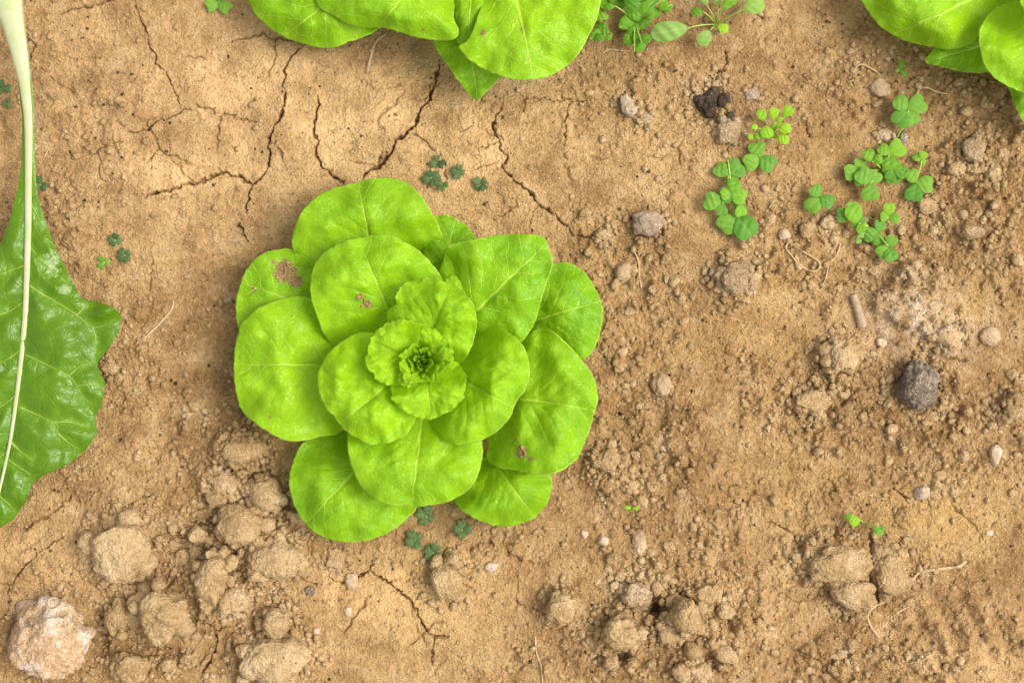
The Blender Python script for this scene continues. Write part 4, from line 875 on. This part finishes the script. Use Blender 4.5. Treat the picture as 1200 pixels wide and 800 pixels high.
# uncountable fine crumbs and grit: one object
def grit(name, n, rmin, rmax, sub, mat, dens, label, power=2.2):
    Vb, Fb = ico(sub); x = rng.uniform(-20, 1220, n*6); y = rng.uniform(-20, 820, n*6)
    if name == 'bedding_crumbs': q = _cl[rng.choice(len(_cl), n*6, p=_cl[:,2]/_cl[:,2].sum())]; a0 = rng.uniform(0, 6.28, n*6); rr = q[:,2]*(1.06+.22*rng.normal(size=n*6)); x = q[:,0]+rr*np.cos(a0); y = q[:,1]+rr*np.sin(a0)
    keep = rng.random(len(x)) < dens(x, y); keep &= ~((np.hypot(x-490, y-425) < 195)); x = x[keep][:n]; y = y[keep][:n]; n = len(x)
    r = (rmin + (rmax-rmin)*rng.random(n)**power)*K
    Z = gz(x, y); C = world(x, y, Z)
    a = rng.uniform(0, 6.28, n); ca, sa = np.cos(a), np.sin(a)
    D = 1 + .38*rng.uniform(-1, 1, (n, len(Vb))); A = Vb[None]*D[:,:,None]*np.stack([rng.uniform(.75, 1.25, n), rng.uniform(.7, 1.1, n), rng.uniform(.5, .9, n)], -1)[:,None]
    W = np.stack([A[...,0]*ca[:,None]-A[...,1]*sa[:,None], A[...,0]*sa[:,None]+A[...,1]*ca[:,None], A[...,2]], -1)*r[:,None,None]
    W = W + C[:,None]; W[...,2] += (r*.2)[:,None]
    Fa = (Fb[None] + (np.arange(n)*len(Vb))[:,None,None]).reshape(-1, 3)
    return tag(link(name, mesh_np(name, W.reshape(-1, 3), Fa), mat), label, None, None, 'stuff')
_cl = np.array([(o.location.x/K+600, 400-o.location.y/K, max(o.dimensions.x, o.dimensions.y)/K/2) for o in bpy.data.objects if o.get('category') in ('clod', 'rock', 'dung', 'stone')])
_cl = _cl[_cl[:,2] > 8]
grit('bedding_crumbs', 4200, 1.3, 5.5, 1, M_clod, lambda x, y: 1.0+0*x, 'loose crumbs heaped round the foot of the clods', 1.8)
grit('soil_crumbs', 4200, 1.4, 5.0, 1, M_clod, lambda x, y: looseness(x, y)**1.3, 'loose fine crumbs of tan soil')
grit('soil_grit', 5200, .8, 2.0, 0, M_clodpale, lambda x, y: .35+.6*looseness(x, y), 'tiny pale grit specks on the soil')
grit('dark_grit', 900, .8, 2.4, 0, M_dark, lambda x, y: .3+.5*looseness(x, y), 'tiny dark specks of litter on the soil')

# ------------------------------------------------------------------ roots, twig, straws
def fibre(name, pts, r0, r1, label, cat, group=None, mat=None, lift=.35, n=34, arcs=0., sides=7, ends=0):
    P = catmull(pts, n, False); z = np.array([float(gz(a, b)) for a, b in P]); zs = np.convolve(np.pad(z, 3, 'edge'), np.ones(7)/7, 'valid'); z = np.maximum(z, zs)
    t = np.linspace(0, 1, n); z = z + lift*np.maximum(r0, r1)*K + arcs*.001*np.sin(t*math.pi)
    rad = np.linspace(r0, r1, n)*(1+.12*np.sin(t*23+pts[0][0])*(r0 < 4))*K
    V, Ft = tube(world(P[:,0], P[:,1], z), rad, sides); c = V.mean(0)
    return tag(link(name, mesh_np(name, V-c, Ft), mat or M_root, None, c), label, cat, group)
G = 'dry roots on the soil'
fibre('root', [(1068,682),(1073,674),(1082,669),(1096,667),(1112,665),(1124,663),(1132,657)], 1.5, 1.9, 'thick pale root lying right of the split grey clod', 'root', G)
fibre('root', [(1042,703),(1030,707),(1020,714),(1017,724),(1022,736),(1030,746)], 1.7, 1.2, 'curved root hooking under the split grey clod', 'root', G)
fibre('root', [(1037,731),(1045,722),(1054,716),(1063,711)], 1.0, .7, 'thin pale root right of the hooked root', 'root', G)
fibre('root', [(1050,783),(1062,778),(1080,773),(1096,764)], 1.0, .6, 'branching pale rootlet along the bottom near the split clod', 'root', G)
fibre('root', [(924,284),(921,291),(928,300),(935,309),(946,316),(957,317),(961,310),(955,303),(945,297),(935,291),(926,284)], 1.0, .8, 'thin root curled into a loop below the clovers', 'root', G, arcs=2, n=50)
fibre('root', [(985,285),(980,300),(972,309),(966,330),(956,338)], 1.1, .8, 'thin wavy root left of the weathered stick', 'root', G)
fibre('root', [(1074,112),(1078,104),(1087,103),(1098,108),(1110,110)], 1.4, .9, 'pale root curved below the corner lettuce', 'root', G, arcs=2)
fibre('root', [(999,86),(1005,77),(1012,76),(1020,80),(1028,85)], 1.2, .8, 'thin root arching left of the tiny upright leaf', 'root', G, arcs=3)
fibre('root', [(707,62),(714,58),(724,59),(736,60)], 1.1, .8, 'short root fibre below the upper weeds', 'root', G)
fibre('root', [(627,745),(629,765),(634,780),(636,800)], 1.2, .8, 'thin upright root at the bottom edge below the ochre lump', 'root', G)
fibre('root', [(722,782),(733,770),(739,764),(737,776)], 1.0, .6, 'short pale rootlet in the bottom clod heap', 'root', G)
fibre('root', [(165,400),(178,388),(188,378),(200,364),(204,352)], 1.6, 1.0, 'slender pale root right of the chard leaf', 'root', G)
fibre('root', [(741,290),(748,306),(749,322),(752,340)], 1.1, .8, 'upright thin root right of the darker lettuce leaf', 'root', G)
fibre('root', [(180,636),(188,633),(197,632),(206,634)], 1.1, .7, 'straw bit lying against the pale slab', 'straw', G)
fibre('root', [(201,706),(210,705),(220,702)], 1.0, .7, 'straw bit stuck on the large round clod', 'straw', G, arcs=26)
fibre('root', [(240,642),(247,634),(250,628)], 1.0, .7, 'straw bit in the dark hollow', 'straw', G)
fibre('root', [(52,184),(56,176),(61,168)], .9, .6, 'tiny straw right of the chard stalk', 'straw', G)
fibre('root', [(898,248),(904,240),(908,232)], .9, .6, 'tiny straw between the clover column and single clover', 'straw', G)
fibre('root', [(430,86),(434,68),(440,50),(452,40)], 2.0, 1.4, 'brown stalk emerging from under the upper lettuce', 'root', G, mat=M_wood)
fibre('stick', [(1000,346),(1003,356),(1006,366),(1009,377),(1010,384)], 4.6, 5.6, 'short weathered grey-brown stick left of the pale mound', 'stick', mat=M_wood, sides=10)
print('tris', sum(sum(len(p.vertices)-2 for p in o.data.polygons) if len(o.data.polygons) < 50000 else len(o.data.polygons)*2 for o in bpy.data.objects if o.type == 'MESH'))
